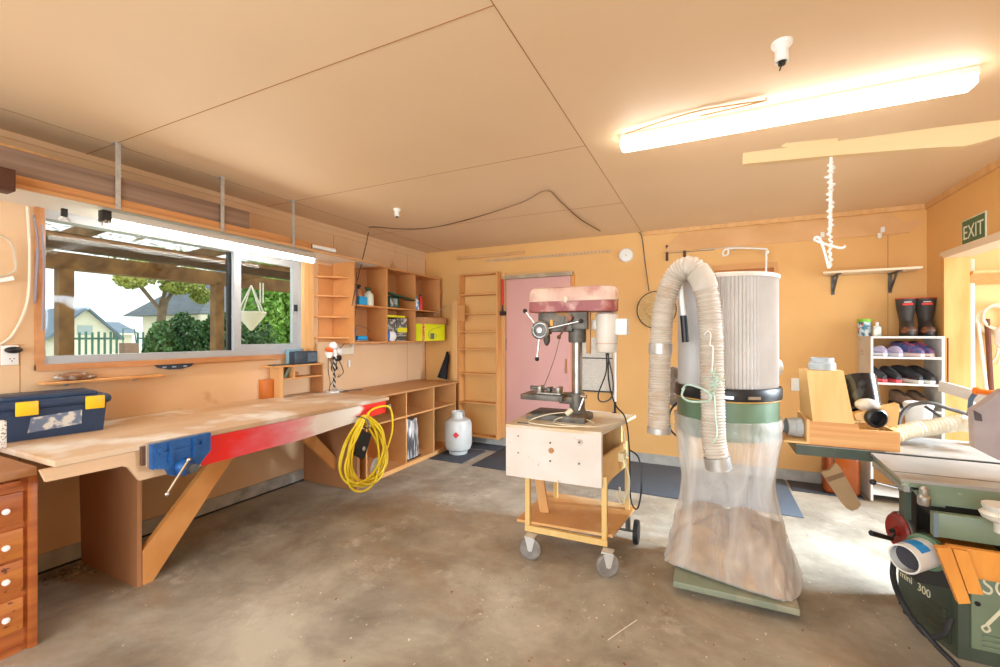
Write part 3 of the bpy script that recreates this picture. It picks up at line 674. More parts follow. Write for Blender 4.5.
# six cell wall cabinet
wc = thing('pigeonhole_shelf', 'six compartment brown wall shelf above the back of bench', 'shelf', (XL + .14, 3.9, 1.25))
cy0, cy1, cz0, cz1, cx = 3.165, 4.66, 1.245, 2.045, XL + .28
B().box(XL, cy0, cz0, XL + .008, cy1, cz1).ob('back_board', MDF, wc)
for y in (cy0, 3.64, 4.13, cy1 - .014): B().box(XL + .008, y, cz0, cx, y + .014, cz1).ob('upright', SHM, wc)
for z in (cz0 - .0, cz1 - .014): B().box(XL + .008, cy0 + .014, z, cx, cy1 - .014, z + .014).ob('top_panel' if z > 1.5 else 'bottom_panel', SHM, wc)
for a, c in ((cy0 + .014, 3.64), (3.654, 4.13), (4.144, cy1 - .014)): B().box(XL + .008, a, 1.61, cx, c, 1.624).ob('shelf_board', SHM, wc)
CB0, CB1 = cz0 + .0145, 1.6245
def bottle(name, lab, x, y, z, h, r, m, capm, group=None, spray=False, cat='bottle'):
    t = thing(name, lab, cat, (x, y, z), group)
    B().lathe([(.001, 0), (r, 0), (r, h * .6), (r * .85, h * .72), (r * .4, h * .82), (r * .38, h * .88)], (x, y, z), n=20).ob('body', m, t)
    b = B().cyl((x, y, z + h * .87), (x, y, z + h), r * .42)
    if spray: b.box(x - .01, y - .045, z + h * .97, x + .012, y + .02, z + h * 1.1, bev=.004).box(x - .005, y - .035, z + h * .85, x + .005, y - .027, z + h)
    b.ob('spray_trigger' if spray else 'cap', capm, t); return t
BLUE = mat('blue_plastic', '1FA0DA', rough=.4); DGRN = mat('dark_green', '20402E', '2A4E38', rough=.5, scale=20)
bottle('spray_bottle', 'white spray bottle with black trigger in the top left pigeonhole', -3.13, 3.43, CB1, .17, .05, mat('off_white', 'DCDCCB', rough=.4), DGRN, spray=True)
bottle('spray_bottle', 'small clear spray bottle behind the blue box in top left pigeonhole', -3.17, 3.335, CB1, .19, .032, mat('orange_label', 'D9C9B0', 'C86A30', rough=.4, scale=20), BLK, spray=True)
tag(B().box(-3.14, 3.26, CB1, -3.09, 3.37, CB1 + .085, bev=.006).ob('blue_box', BLUE), 'bright blue box in the top left pigeonhole', 'box')
tag(B().cyl((-3.13, 3.225, CB1), (-3.13, 3.225, CB1 + .19), .03).ob('spray_can', mat('dark_blue_can', '27406C', 'C8803C', rough=.3, scale=12)), 'dark blue spray can at the left end of the top pigeonholes', 'can')
tp_ = thing('tool_case', 'dark green tool case wedged in the middle top pigeonhole', 'case', (-3.2, 3.85, CB1))
B().loft([[(-3.3, 3.67, CB1), (-3.1, 3.67, CB1), (-3.1, 3.9, CB1), (-3.3, 3.9, CB1)], [(-3.3, 3.67, CB1 + .12), (-3.12, 3.67, CB1 + .12), (-3.12, 3.9, CB1 + .14), (-3.3, 3.9, CB1 + .14)]]).ob('body', DGRN, tp_)
B().box(-3.12, 3.68, CB1 + .115, -3.05, 4.10, CB1 + .135, rot=(-.12, 0, 0), bev=.004).ob('lid', DGRN, tp_)
B().box(-3.1, 3.72, CB1 + .01, -3.09, 3.84, CB1 + .10, bev=.003).ob('label_panel', mat('silver_label', 'B9C0B8', '4A5A50', rough=.4, scale=26, lo=.4, hi=.6), tp_)
tag(B().cyl((-3.12, 3.69, CB1), (-3.12, 3.69, CB1 + .12), .02).ob('black_can', BLK), 'black can at the left of the green case', 'can')
bottle('glue_bottle', 'white and blue bottle in the top right pigeonhole', -3.1, 4.19, CB1, .15, .035, mat('white_blue_label', 'E9EEF2', '3F86C0', rough=.4, scale=14, lo=.5, hi=.55), BLUE)
bottle('red_bottle', 'red bottle with black cap in the top right pigeonhole', -3.1, 4.275, CB1, .19, .028, mat('red_plastic', 'D2352C', rough=.4), BLK)
# low row
hpn = thing('hand_plane', 'bright blue hand plane in the bottom left pigeonhole', 'hand plane', (-3.18, 3.32, CB0))
B().box(-3.2, 3.24, CB0, -3.14, 3.46, CB0 + .018, bev=.003).ob('sole', STEEL, hpn)
B().box(-3.195, 3.3, CB0 + .018, -3.145, 3.44, CB0 + .06, bev=.012).ob('body', BLUE, hpn)
B().tube([(-3.17, 3.26, CB0 + .02), (-3.17, 3.25, CB0 + .07), (-3.17, 3.29, CB0 + .1)], .013).ob('grip', BLUE, hpn)
B().tube([(-3.25, 3.22, CB0 + .08), (-3.2, 3.3, CB0 + .16), (-3.15, 3.42, CB0 + .14), (-3.15, 3.47, CB0 + .1)], .003, n=6).ob('bent_wire', IRON, None, 'thin dark bent wire above the blue hand plane', 'wire')
tag(B().box(-3.2, 3.185, CB0, -3.10, 3.225, CB0 + .15, bev=.004).ob('blue_tin', mat('deep_blue', '2A5F95', rough=.4)), 'deep blue tin behind the hand plane in lower left pigeonhole', 'tin')
def labelled_box(name, lab, x0, y0, z0, x1, y1, z1, top, m, bandc):
    t = thing(name, lab, 'box', ((x0 + x1) / 2, (y0 + y1) / 2, z0))
    B().box(x0, y0, z0, x1, y1, z1, bev=.003).ob('carton', m, t)
    B().box(x1, y0 + .004, z0 + (z1 - z0) * .55, x1 + .002, y1 - .004, z1 - .01).ob('label_band', bandc, t); return t
GBX = mat('grey_print_carton', '5A5A58', 'C8C4BC', rough=.5, scale=26, lo=.5, hi=.58)
labelled_box('tool_carton', 'grey carton with pictured tools in the middle lower pigeonhole', -3.3, 3.67, CB0, -3.12, 3.85, CB0 + .24, 0, GBX, GBX)
labelled_box('tool_carton', 'black grey carton with yellow band right of pictured carton', -3.3, 3.86, CB0, -3.12, 4.04, CB0 + .26, 0, mat('dark_carton', '4B4B4A', 'A9A49A', rough=.5, scale=14, stretch=(1, .3, 3), lo=.5, hi=.56), GBX)
tag(B().box(-3.119, 3.87, CB0 + .10, -3.108, 4.03, CB0 + .15).ob('yellow_packet', mat('yellow_card', 'E8DE2A', rough=.5)), 'yellow packet in front of the dark carton', 'packet')
tag(B().box(-3.25, 3.68, CB0 + .262, -3.11, 4.0, CB0 + .285, bev=.003).ob('yellow_packet', mat('yellow_card', 'E8DE2A')), 'flat yellow packet on top of the cartons', 'packet')
sm = thing('dust_mask', 'white and blue dust mask in the middle lower pigeonhole', 'mask', (-3.09, 3.75, CB0))
B().ell((-3.1, 3.76, CB0 + .055), (.02, .07, .055)).ob('cup', WPLAS, sm); B().ell((-3.1, 3.69, CB0 + .06), (.018, .03, .06)).ob('blue_side', mat('royal_blue', '2F62B5', rough=.4), sm)
yb = thing('sprayer_carton', 'bright yellow carton with brown cardboard lid in lower right pigeonhole', 'box', (-3.14, 4.4, CB0))
YC = mat('bright_yellow_card', 'EDF01A', 'E4E81C', rough=.5, scale=3)
B().box(-3.32, 4.16, CB0, -2.99, 4.64, CB0 + .205).ob('carton', YC, yb)
B().box(-2.99, 4.16, CB0, -2.988, 4.20, CB0 + .205).ob('red_band', mat('red_band', 'E0382E', 'F2E6DA', rough=.5, scale=60, lo=.55, hi=.6), yb)
B().box(-3.335, 4.15, CB0 + .2, -2.96, 4.643, CB0 + .275, bev=.003).ob('lid', mat('cardboard', 'C08A5C', 'B57F52', rough=.7, scale=5), yb)
b = B().box(-2.99, 4.32, CB0 + .02, -2.987, 4.40, CB0 + .09); b.tube([(-2.987, 4.30, CB0 + .03), (-2.987, 4.28, CB0 + .08), (-2.987, 4.34, CB0 + .13), (-2.987, 4.56, CB0 + .175)], .002, n=6)
b.tube([(-2.987, 4.41, CB0 + .08), (-2.987, 4.46, CB0 + .06), (-2.987, 4.42, CB0 + .03)], .002, n=6); b.ob('sprayer_picture', mat('print_grey', '6D7468', rough=.5), yb)
tag(B().tube([(-3.1, 4.56, 1.62), (-3.02, 4.45, 1.57), (-2.93, 4.58, 1.70)], .005, sub=1, n=6).ob('metal_rod', STEEL), 'thin metal rod poking from the yellow carton', 'rod')

# ------------------------------------------------------------------ low pigeonhole unit beneath bench
UX = -2.74; UZ = .765; u0, u1 = 2.9, 4.49
un = thing('under_bench_shelf', 'low brown compartment unit continuing the bench to the corner', 'shelf unit', (-3.05, 3.7, 0))
B().box(XL + .012, 2.94, UZ - .018, UX, 4.56, UZ, bev=.001).ob('countertop', mat('brown_counter', 'C99562', 'BC8754', rough=.5, scale=3, stretch=(1, .4, 1)), un)
B().box(XL + .012, 2.86, .02, XL + .03, u1, UZ - .018).ob('back_board', MDF, un)
for y in (2.97, 3.535, 4.02, 4.475): B().box(XL + .03, y, .045, UX, y + .016, UZ - .018).ob('upright', MDFL, un)
for a, c in ((2.87, 3.535), (3.551, 4.02), (4.036, 4.475)): B().box(XL + .03, a + .0, .50, UX - .005, c, .515).ob('shelf_board', MDFL, un)
B().box(XL + .03, 2.87, .03, UX + .02, 4.50, .045).box(UX - .01, 2.87, 0, UX + .01, 4.50, .03).ob('base_board', MDFL, un)
fb = thing('foil_bag', 'crumpled silver striped bag standing in the lower compartment', 'bag', (-2.9, 3.7, .046))
FOIL = mat('silver_foil', 'F2F2F2', '6E6E70', rough=.25, metal=.5, scale=7, stretch=(1, 6, .7), lo=.45, hi=.55)
rings = []
for i in range(12):
    t = i / 11; z = .05 + .40 * t
    ring = []
    for j in range(24):
        a = 2 * PI * j / 24; k = 1 + .12 * math.sin(a * 7 + t * 4) + .06 * math.sin(a * 11 - t * 9)
        ring.append((-2.815 + .05 * k * math.cos(a), 3.70 + (.125 - .03 * t) * k * math.sin(a), z + .012 * math.sin(a * 5) * t))
    rings.append(ring)
B().loft(rings).ob('sack', FOIL, fb)
B().tube([(-2.765, 3.58, .052), (-2.755, 3.7, .052), (-2.765, 3.82, .056)], .006).ob('black_hem', BLK, fb)
tag(B().box(-3.2, 4.1, .52, -3.0, 4.3, .68).ob('cardboard_carton', MDF), 'brown carton at the back of the last upper compartment', 'carton')
tag(B().box(-3.15, 4.12, .046, -2.95, 4.36, .30).ob('cardboard_carton', mat('olive_carton', '8A7A58', '9C8B66', rough=.7, scale=4)), 'olive brown carton in the last lower compartment', 'carton')

# tall narrow panel, black coat, tall shelf rack
tag(B().box(-2.868, 4.60, UZ, -2.785, 4.72, 1.75, bev=.002).ob('tall_panel', PINE), 'tall pine box panel standing at the left of ladder shelf', 'panel')
tag(B().tube([(-2.97, 4.66, 1.12), (-2.97, 4.66, 1.05), (-3.0, 4.64, .9), (-3.02, 4.62, .785)], lambda a, t: .012 + .055 * t, n=12).ob('black_cloth', mat('black_cloth', '1C1C20', rough=.9)), 'black cloth hanging in the corner above the counter', 'cloth')
rk = thing('ladder_shelf', 'tall narrow open timber shelf standing against the back wall', 'shelf', (-2.5, 4.65, .0))
rx0, rx1, ry0, ry1 = -2.775, -2.24, 4.60, YB - .013
LR = mat('ladder_shelf_timber', 'E0A565', 'D39455', rough=.55, scale=4, stretch=(2, 2, .5))
for x in (rx0, rx1 - .02): B().box(x, ry0, .09, x + .02, ry1, 2.075).ob('side_board', LR, rk)
B().box(rx1, YB - .022, .1, rx1 + .055, YB - .013, 2.07).ob('edge_board', PINE, rk)
for z in (2.055, 1.81, 1.575, 1.36, 1.145, .85, .50, .10): B().box(rx0 + .02, ry0, z, rx1 - .02, ry1, z + .016).ob('shelf_board', LR, rk)
B().box(rx0 - .0, ry0 - .014, 1.50, rx0 + .10, ry0, 1.69).ob('patch_panel', LR, rk)
br = thing('red_brush', 'long red handled brush hanging beside the tall shelf', 'brush', (-2.23, 4.56, 1.5))
bx = -2.215
B().cyl((bx, 4.69, 1.68), (bx, 4.69, 1.99), .012).ob('handle', mat('red_handle', 'D2281E', rough=.4), br)
B().cyl((bx, 4.69, 1.60), (bx, 4.69, 1.68), .01).box(bx - .03, 4.66, 1.56, bx + .04, 4.72, 1.61, bev=.008).ob('brush_head', mat('dark_bristle', '3A2A28', rough=.9), br)

# ------------------------------------------------------------------ back wall: sliding door etc.
PINK = mat('pink_paint', 'E2AEA8', 'DDA6A0', rough=.5, scale=1.2)
dr = st(B().box(-2.165, YB - .045, .06, -1.385, YB - .012, 1.985, bev=.003), 'door_1', PINK)
B().box(-1.44, YB - .05, .90, -1.42, YB - .045, 1.06).ob('finger_pull', MDF, dr)
tr = B().box(-2.19, YB - .07, 1.99, -1.36, YB, 2.03).box(-2.19, YB - .075, 1.985, -1.36, YB - .07, 1.995); st(tr, 'trim_9', mat('track_metal', 'B9A58A', 'A08C74', rough=.4, metal=.4, scale=8))
st(B().box(-1.385, YB - .02, .1, -1.345, YB, 1.99), 'trim_10', mat('orange_trim', 'E39A45', rough=.5))
tag(B().box(-2.19, YB - .014, 1.16, -2.172, YB, 1.27).box(-2.20, YB - .006, 1.15, -2.165, YB, 1.28).ob('door_catch', mat('dark_slot', '4A2E1C', rough=.7)), 'dark slot catch on the wall left of the pink door', 'catch')
tag(B().box(-2.86, YB - .03, 2.275, -1.95, YB, 2.31, rot=(0, 0, 0)).ob('timber_batten', PINEH), 'pine batten fixed high on the back wall near the left corner', 'batten')
b = B().box(-2.45, YB - .012, 2.215, -.95, YB, 2.245); b.mi = 1
for i in range(36): b.box(-2.43 + i * .041, YB - .0125, 2.225, -2.415 + i * .041, YB - .011, 2.233)
tag(b.ob('perforated_strip', [mat('strip_metal', 'D9B48A', 'CBA47C', rough=.45, scale=8), SEAM]), 'long perforated metal strip on the back wall above the pink door', 'strip')
sd = thing('smoke_alarm', 'round white smoke alarm on the back wall', 'smoke alarm', (-.79, YB, 2.17))
B().lathe([(.075, 0), (.075, .015), (.065, .03), (.03, .036), (.0005, .037)], (-.79, YB, 2.17), (0, -1, 0), 32).ob('casing', WPLAS, sd)
B().cyl((-.785, YB - .036, 2.165), (-.785, YB - .04, 2.165), .006).ob('test_button', mat('light_brown', 'A98A76', rough=.5), sd)
# straw hat
ht = thing('straw_hat', 'straw sun hat hanging on the back wall', 'hat', (-.49, YB - .02, 1.58))
STRAW = mat('straw', 'E3C48E', 'D2AE74', rough=.8, scale=60, lo=.35, hi=.65)
b = B(); b.lathe([(.19, .0), (.175, .008), (.11, .022), (.095, .03), (.088, .09), (.06, .108), (.0005, .11)], (-.487, YB - .008, 1.585), (0, -1, 0), 40)
b.ob('brim_and_crown', STRAW, ht)
B().tube([(-.487 + .19 * math.cos(a * PI / 12), YB - .01, 1.585 + .19 * math.sin(a * PI / 12)) for a in range(24)], .005, n=6, sub=2, closed=True).ob('brim_binding', mat('hat_edge', '3A3530', rough=.7), ht)
# white framed board with pipe frame
nb = thing('notice_board', 'white speckled board on the back wall behind the drill press', 'board', (-1.08, YB, 1.0))
B().box(-1.27, YB - .016, .72, -.93, YB, 1.30).ob('board', mat('speckled_board', 'E3DED4', 'CFC9BE', rough=.7, scale=150, lo=.45, hi=.55), nb)
b = B().tube([(-1.27, YB - .03, .50), (-.90, YB - .03, .49)], .012, sub=1).tube([(-.90, YB - .03, .62), (-.90, YB - .03, 1.32)], .016, sub=1); b.ob('pipe_frame', WPLAS, nb)
B().box(-1.26, YB - .02, 1.07, -.93, YB - .016, 1.082).box(-1.27, YB - .022, .71, -.92, YB - .014, .725).cyl((-.93, YB - .03, .49), (-.88, YB - .03, .49), .016).cyl((-.9, YB - .03, .62), (-.9, YB - .03, .49), .012).ob('dark_rail', BLK, nb)
# hatch panel
hf = thing('wall_hatch', 'timber framed access hatch on the wall behind the dust collector', 'hatch', (.3, YB, .9))
b = B().box(.03, YB - .02, 1.95, .57, YB, 2.0).box(.54, YB - .02, .45, .575, YB, 1.95).box(.02, YB - .02, .45, .05, YB, 1.95); b.ob('frame', MDFL, hf)
B().box(.05, YB - .012, .45, .54, YB, 1.95).ob('panel', mat('hatch_brown', 'B87238', 'A9642F', rough=.6, scale=4), hf)
sw = thing('light_switch', 'white switch plate on the back wall right of collector', 'switch', (.72, YB, .82))
B().box(.675, YB - .01, .82, .755, YB, .935, bev=.003).ob('face_plate', WPLAS, sw); B().box(.70, YB - .015, .86, .725, YB - .01, .895, bev=.002).ob('rocker', WPLAS, sw)
# hooks
for i, (x, z, lab) in enumerate(((-.385, 2.21, 'dark metal hook on the back wall left of its twin'), (-.22, 2.215, 'dark metal hook on the back wall nearer the hatch'))):
    tag(B().box(x - .012, YB - .012, z - .13, x + .012, YB, z + .03).tube([(x, YB - .01, z - .1), (x, YB - .05, z - .12), (x, YB - .06, z - .06)], .006).ob('wall_hook', mat('rust_iron', '5A3A2A', rough=.6)), lab, 'hook', 'dark hooks on the back wall')
tag(B().box(-.385, YB - .004, 2.155, .05, YB, 2.16).ob('hanging_wire', IRON), 'thin wire stretched between the two dark hooks', 'wire')
wh = B().tube([W(723, 256, Y=4.6), W(724, 250, Y=4.6), W(735, 248, Y=4.6), W(764, 249, Y=4.6), W(766, 252, Y=4.6), W(766, 272, Y=4.6)], .009, sub=3).tube([W(723, 256, Y=4.6), W(728, 254, Y=4.6), W(728, 248, Y=4.6)], .008)
wh.ell(W(767, 252, Y=4.6), .018).tube([W(766, 252, Y=4.6), W(766, 252, Y=4.6) + Vector((0, .134, 0))], .007, sub=1).tube([W(735, 248, Y=4.6), W(735, 248, Y=4.6) + Vector((0, .134, 0))], .005, sub=1); tag(wh.ob('white_hook_rail', WPLAS), 'white bent hook rail on the wall above the filter drum', 'hook')
# wall shelf on brackets
ws = thing('bracket_shelf', 'white board shelf on two steel brackets on back wall', 'shelf', (1.25, 4.6, 1.85))
B().prism([(.87, 4.50), (1.50, 4.48), (1.52, YB), (.93, YB)], 'xy', 1.845, 1.862).ob('board', mat('shelf_cream', 'EBD3B4', rough=.5), ws)
for x in (.985, 1.375):
    B().box(x - .012, YB - .008, 1.68, x + .012, YB, 1.845).beam((x, YB - .005, 1.838), (x + .0, YB - .24, 1.838), .022, .01).beam((x, YB - .008, 1.70), (x, YB - .15, 1.835), .016, .006).ob('bracket', IRON, ws)
for i, (px, py, lab) in enumerate(((822, 235, 'small white clip at the left end of wall line, upper'), (819, 241, 'small white clip at left end, just below its twin'), (882, 230, 'small white clip near the right corner, upper'), (879, 236, 'small white clip near right corner, just below its twin'))):
    p_ = W(px, py, Y=YB); tag(B().box(p_.x - .014, YB - .025, p_.z - .022, p_.x + .014, YB, p_.z + .022, bev=.003).ob('wall_clip', WPLAS), lab, 'clip', 'white clips on the back wall')
tag(B().tube([W(700, 250, Y=YB - .006), W(822, 238, Y=YB - .006), W(880, 233, Y=YB - .006), W(905, 230, Y=YB - .006)], .003, sub=1, n=6).ob('thin_line', ROPE), 'thin pale line running along the back wall between white clips', 'line')

# ------------------------------------------------------------------ ceiling things
cl = thing('ceiling_batten_light', 'long lit fluorescent batten on the ceiling at right', 'light', (.27, 2.43, 2.33))
B().box(-.43, 2.39, 2.368, .975, 2.465, 2.40, bev=.003).ob('housing', WHITE, cl)
B().box(-.43, 2.386, 2.328, .97, 2.468, 2.368, bev=.010, seg=3).ob('diffuser', EMD, cl)
def lampholder(x, y, s, lab):
    t = thing('lampholder', lab, 'lampholder', (x, y, ZC))
    B().lathe([(.035 * s, 0), (.035 * s, -.010 * s), (.027 * s, -.02 * s), (.022 * s, -.028 * s)], (x, y, ZC), n=28).ob('ceiling_rose', WPLAS, t)
    B().lathe([(.022 * s, -.026 * s), (.023 * s, -.07 * s), (.017 * s, -.072 * s), (.017 * s, -.06 * s)], (x, y, ZC), n=24).ob('socket', WPLAS, t)
    B().cyl((x, y, ZC - .066 * s), (x, y, ZC - .082 * s), .012 * s).ob('contact', BLK, t)
lampholder(.242, 1.895, 1.0, 'empty white lampholder on the ceiling above the large light')
lampholder(-2.397, 2.971, .9, 'empty white lampholder on the ceiling nearer the window')
tag(B().tube([(.242, 1.895, 2.32), (.235, 1.9, 2.30)], .0025, n=6).ob('bare_wire', BLK), 'short bare wire dangling from the right lampholder', 'wire')
tag(B().tube([W(764, 101, Z=2.385), W(740, 104, Z=2.39), W(690, 113, Z=2.392), W(625, 134, Z=2.38)], .0035, n=6).tube([W(766, 98, Z=2.388), W(764, 101, Z=2.385), W(735, 108, Z=2.38), W(700, 116, Z=2.375)], .0035, n=6).ob('ceiling_cable', mat('tan_cable', 'B98A5A', rough=.6)), 'thin tan cable feeding the large ceiling light', 'cable')
tag(B().tube([W(352, 306, X=XL + .30), W(356, 286, X=XL + .30), W(366, 245, X=XL + .2), W(369, 231, X=XL + .15), W(372, 227, Z=2.385), W(400, 229, Z=2.385), W(430, 228, Z=2.385), W(470, 219, Z=2.38), W(520, 203, Z=2.38), W(546, 190.5, Z=2.39),
             W(560, 201, Z=2.388), W(580, 219, Z=2.386), W(600, 231, Z=2.386)], .005, n=6, sub=5).ob('roof_cable', mat('brown_cable', '5E3A22', 'A88A6A', rough=.6, scale=.6, lo=.45, hi=.6)), 'long brown cable looping across the ceiling from shelf to back wall', 'cable')
tag(B().tube([(XL + .3, 3.18, 1.93), (XL + .285, 3.2, 1.8), (XL + .285, 3.185, 1.55), (XL + .2, 3.17, 1.3), (XL + .08, 3.17, 1.18)], .0035, n=6).ob('shelf_cable', mat('dark_brown_lead', '4A3224', rough=.6)), 'dark cable running down the pigeonhole shelf side to plug', 'cable')
tag(B().tube([W(639, 232, Y=YB - .01), W(642, 238, Y=YB - .01), W(645, 262, Y=YB - .01), W(649, 291, Y=YB - .01)], .005, n=6).ob('wall_cable', IRON), 'dark cable running down the back wall to the straw hat', 'cable')
# hanging timber boom
bm_ = thing('timber_boom', 'cream timber boom arm slung below the ceiling at right', 'boom', (.7, 2.12, 2.1))
CRM = mat('cream_timber', 'EED2A2', 'E6C794', rough=.5, scale=3, stretch=(.3, 1, 3))
yb_ = 2.06
q = lambda px, py: (W(px, py, Y=yb_).x, W(px, py, Y=yb_).z)
B().prism([q(743, 153), q(743, 164), q(838, 155), q(925, 148), q(965, 146), q(985, 141), q(1000, 136), q(1040, 134), q(1040, 116), q(1000, 120), q(940, 127), q(838, 141)], 'xz', yb_, yb_ + .035).ob('arm', CRM, bm_)
B().prism([q(780, 147), q(786, 143), q(838, 138), q(838, 141), q(790, 147.5)], 'xz', yb_ + .001, yb_ + .034).ob('packing_strip', CRM, bm_)
B().box(1.0, yb_ + .036, 2.2, 1.04, yb_ + .08, ZC).box(1.02, yb_ + .036, 2.1, 1.04, yb_ + .08, 2.4).ob('hanger', CRM, bm_)
hx_ = W(834, 155, Y=yb_)
pts = []; 
for i in range(90):
    t = i / 89; z = hx_.z - .02 - t * (hx_.z - W(834, 262, Y=yb_).z)
    rr = (.006 + .006 * math.sin(i * 1.7)) * (1.4 - t); pts.append((hx_.x - .008 + rr * math.cos(i * 1.3), yb_ + .02 + rr * math.sin(i * 1.3), z))
b = B().tube(pts, .0045, n=6, sub=2).tube([(hx_.x - .005, yb_ + .02, hx_.z), (hx_.x - .008, yb_ + .02, 1.72)], .006, n=6, sub=1)
b.tube([pts[-1], (hx_.x - .04, yb_ + .02, 1.70), (hx_.x - .055, yb_ + .02, 1.695), (hx_.x + .02, yb_ + .02, 1.66), (hx_.x + .04, yb_ + .02, 1.665)], .005, n=6)
tag(b.ob('tangled_string', WPLAS), 'tangled white cord hanging from the cream timber boom', 'cord')

# exit sign
ex = thing('exit_sign', 'green exit sign on the right wall above the doorway', 'sign', (XR, 4.02, 1.945))
B().box(XR - .006, 3.875, 1.942, XR, 4.17, 2.125, bev=.002).ob('border', mat('sign_white', 'E8EBD8', rough=.4), ex)
B().box(XR - .008, 3.885, 1.952, XR - .006, 4.16, 2.115).ob('panel', mat('sign_green', '3F6B44', rough=.45), ex)
lettering('EXIT', .135, Matrix.Translation((XR - .0085, 4.150, 1.986)) @ FACE_NX @ Matrix.Diagonal((.92, 1, 1, 1)), mat('sign_white', 'E8EBD8'), 'letters', ex)

# ------------------------------------------------------------------ floor mats, gas bottle, yellow hose
def matrect(lab, x0, y0, x1, y1, m, h=.008):
    tag(B().box(x0, y0, 0.0005, x1, y1, h, bev=.002).ob('floor_mat', m), lab, 'mat')
matrect('small black rubber mat beneath the white gas bottle', -2.70, 3.88, -2.295, 4.42, MATT)
matrect('dark rubber mat in front of the pink door', -2.17, 3.86, -1.30, 4.70, MATT)
matrect('narrow dark mat strip along the wall below the ladder shelf', -2.62, 4.46, -2.18, 4.71, MATT)
matrect('long blue grey mat along the back wall behind the dust collector', -.80, 3.79, .62, 4.71, MATB)
matrect('dark mat at the foot of the back wall below the shoe shelf', .64, 4.42, 1.13, 4.71, MATT)
gb = thing('gas_bottle', 'white gas bottle with red diamond label on the black mat', 'gas bottle', (-2.53, 4.2, .008))
GW = mat('gas_bottle_white', 'D2D3D0', 'C8C9C5', rough=.35, scale=6)
gx, gy = -2.53, 4.2
B().lathe([(.10, .0), (.105, .03), (.10, .035)], (gx, gy, .008), n=32).ob('foot_ring', GW, gb)
B().lathe([(.001, .03), (.09, .03), (.135, .055), (.15, .10), (.152, .22), (.15, .33), (.13, .375), (.085, .395), (.04, .40), (.001, .40)], (gx, gy, .008), n=40).lathe([(.1525, .21), (.154, .215), (.1525, .22)], (gx, gy, .008), n=40, cap=False).ob('tank', GW, gb)
b = B(); n = 28; rg = []
for j in range(n):
    a = math.radians(-50 + 280 * j / (n - 1)); rg.append((a))
b.loft([[(gx + r * math.cos(a), gy + r * math.sin(a), z) for r, z in ((.072, .39), (.078, .39), (.076, .475), (.07, .475))] for a in [x + PI / 2 + .3 for x in rg]])
b.ob('collar', GW, gb)
B().cyl((gx, gy, .40), (gx, gy, .45), .018).box(gx - .045, gy - .02, .42, gx + .045, gy + .02, .45, bev=.006).ob('valve', IRON, gb)
dv = Vector((.36, -.93, 0)).normalized()
cc = Vector((gx, gy, .24)) + dv * .1545; sd_ = Vector((dv.y, -dv.x, 0))
b = B(); b.loft([[cc + dv * o_2 + Vector((0, 0, .035)), cc + dv * o_2 + sd_ * .035 - dv * .003, cc + dv * o_2 - Vector((0, 0, .035)), cc + dv * o_2 - sd_ * .035 - dv * .003] for o_2 in (-.004, .001)])
b.ob('diamond_label', mat('label_red', 'D8343A', rough=.4), gb)
yh = thing('hose_coil', 'coiled yellow air hose hanging at the right end of workbench', 'hose', (BX + .03, 2.62, .1))
pts = []
for k in range(8):
    ry = .215 + random.uniform(-.045, .025); rz = .245 + random.uniform(-.05, .03); oy = random.uniform(-.04, .05); oz = random.uniform(-.02, .03); ph = random.uniform(-.2, .2)
    for j in range(14):
        a = 2 * PI * j / 14 + PI / 2
        y = 2.60 + oy + ry * math.cos(a + ph) * (1 - .25 * math.sin(a)); z = .42 + oz + rz * math.sin(a)
        if math.sin(a) > .9: y = 2.58 + .3 * (y - 2.58); z = .69 + oz * .5
        pts.append((BX + .035 + .006 * k + .01 * math.sin(a * 3 + k), y, z))
pts += [(BX + .05, 2.70, .74), (BX + .05, 2.86, .735), (BX + .045, 2.92, .66), (BX + .04, 2.93, .52), (BX + .05, 2.86, .40), (BX + .06, 2.75, .28), (BX + .06, 2.6, .20)]
B().tube(pts, .0085, n=8, sub=3).ob('coil', mat('yellow_hose', 'E9C714', 'F2D638', rough=.35, scale=10), yh)
B().tube([(BX + .01, 2.55, .70), (BX + .10, 2.56, .68), (BX + .12, 2.56, .62), (BX + .05, 2.57, .62)], .006).ob('tie', IRON, yh)
B().cyl((BX + .045, 2.89, .745), (BX + .045, 2.90, .70), .011).ob('fitting', STEEL, yh)
ag = thing('air_tool', 'black air tool with round cap hung inside the yellow hose coil', 'tool', (BX + .02, 2.6, .3))
B().loft([[(BX + .0, 2.50, .42), (BX + .04, 2.50, .42), (BX + .04, 2.60, .36), (BX + .0, 2.60, .36)], [(BX + .0, 2.52, .62), (BX + .04, 2.52, .62), (BX + .04, 2.68, .54), (BX + .0, 2.68, .54)]]).ob('body', BLK, ag)
B().cyl((BX + .04, 2.58, .45), (BX + .055, 2.58, .45), .018).ob('cap', CHROME, ag)
tag(B().ell((BX + .02, 2.76, .24), (.02, .07, .09)).ob('grey_float', mat('light_grey', 'B9B6AE', rough=.5)), 'light grey flat piece hanging low behind the yellow hose', 'piece')

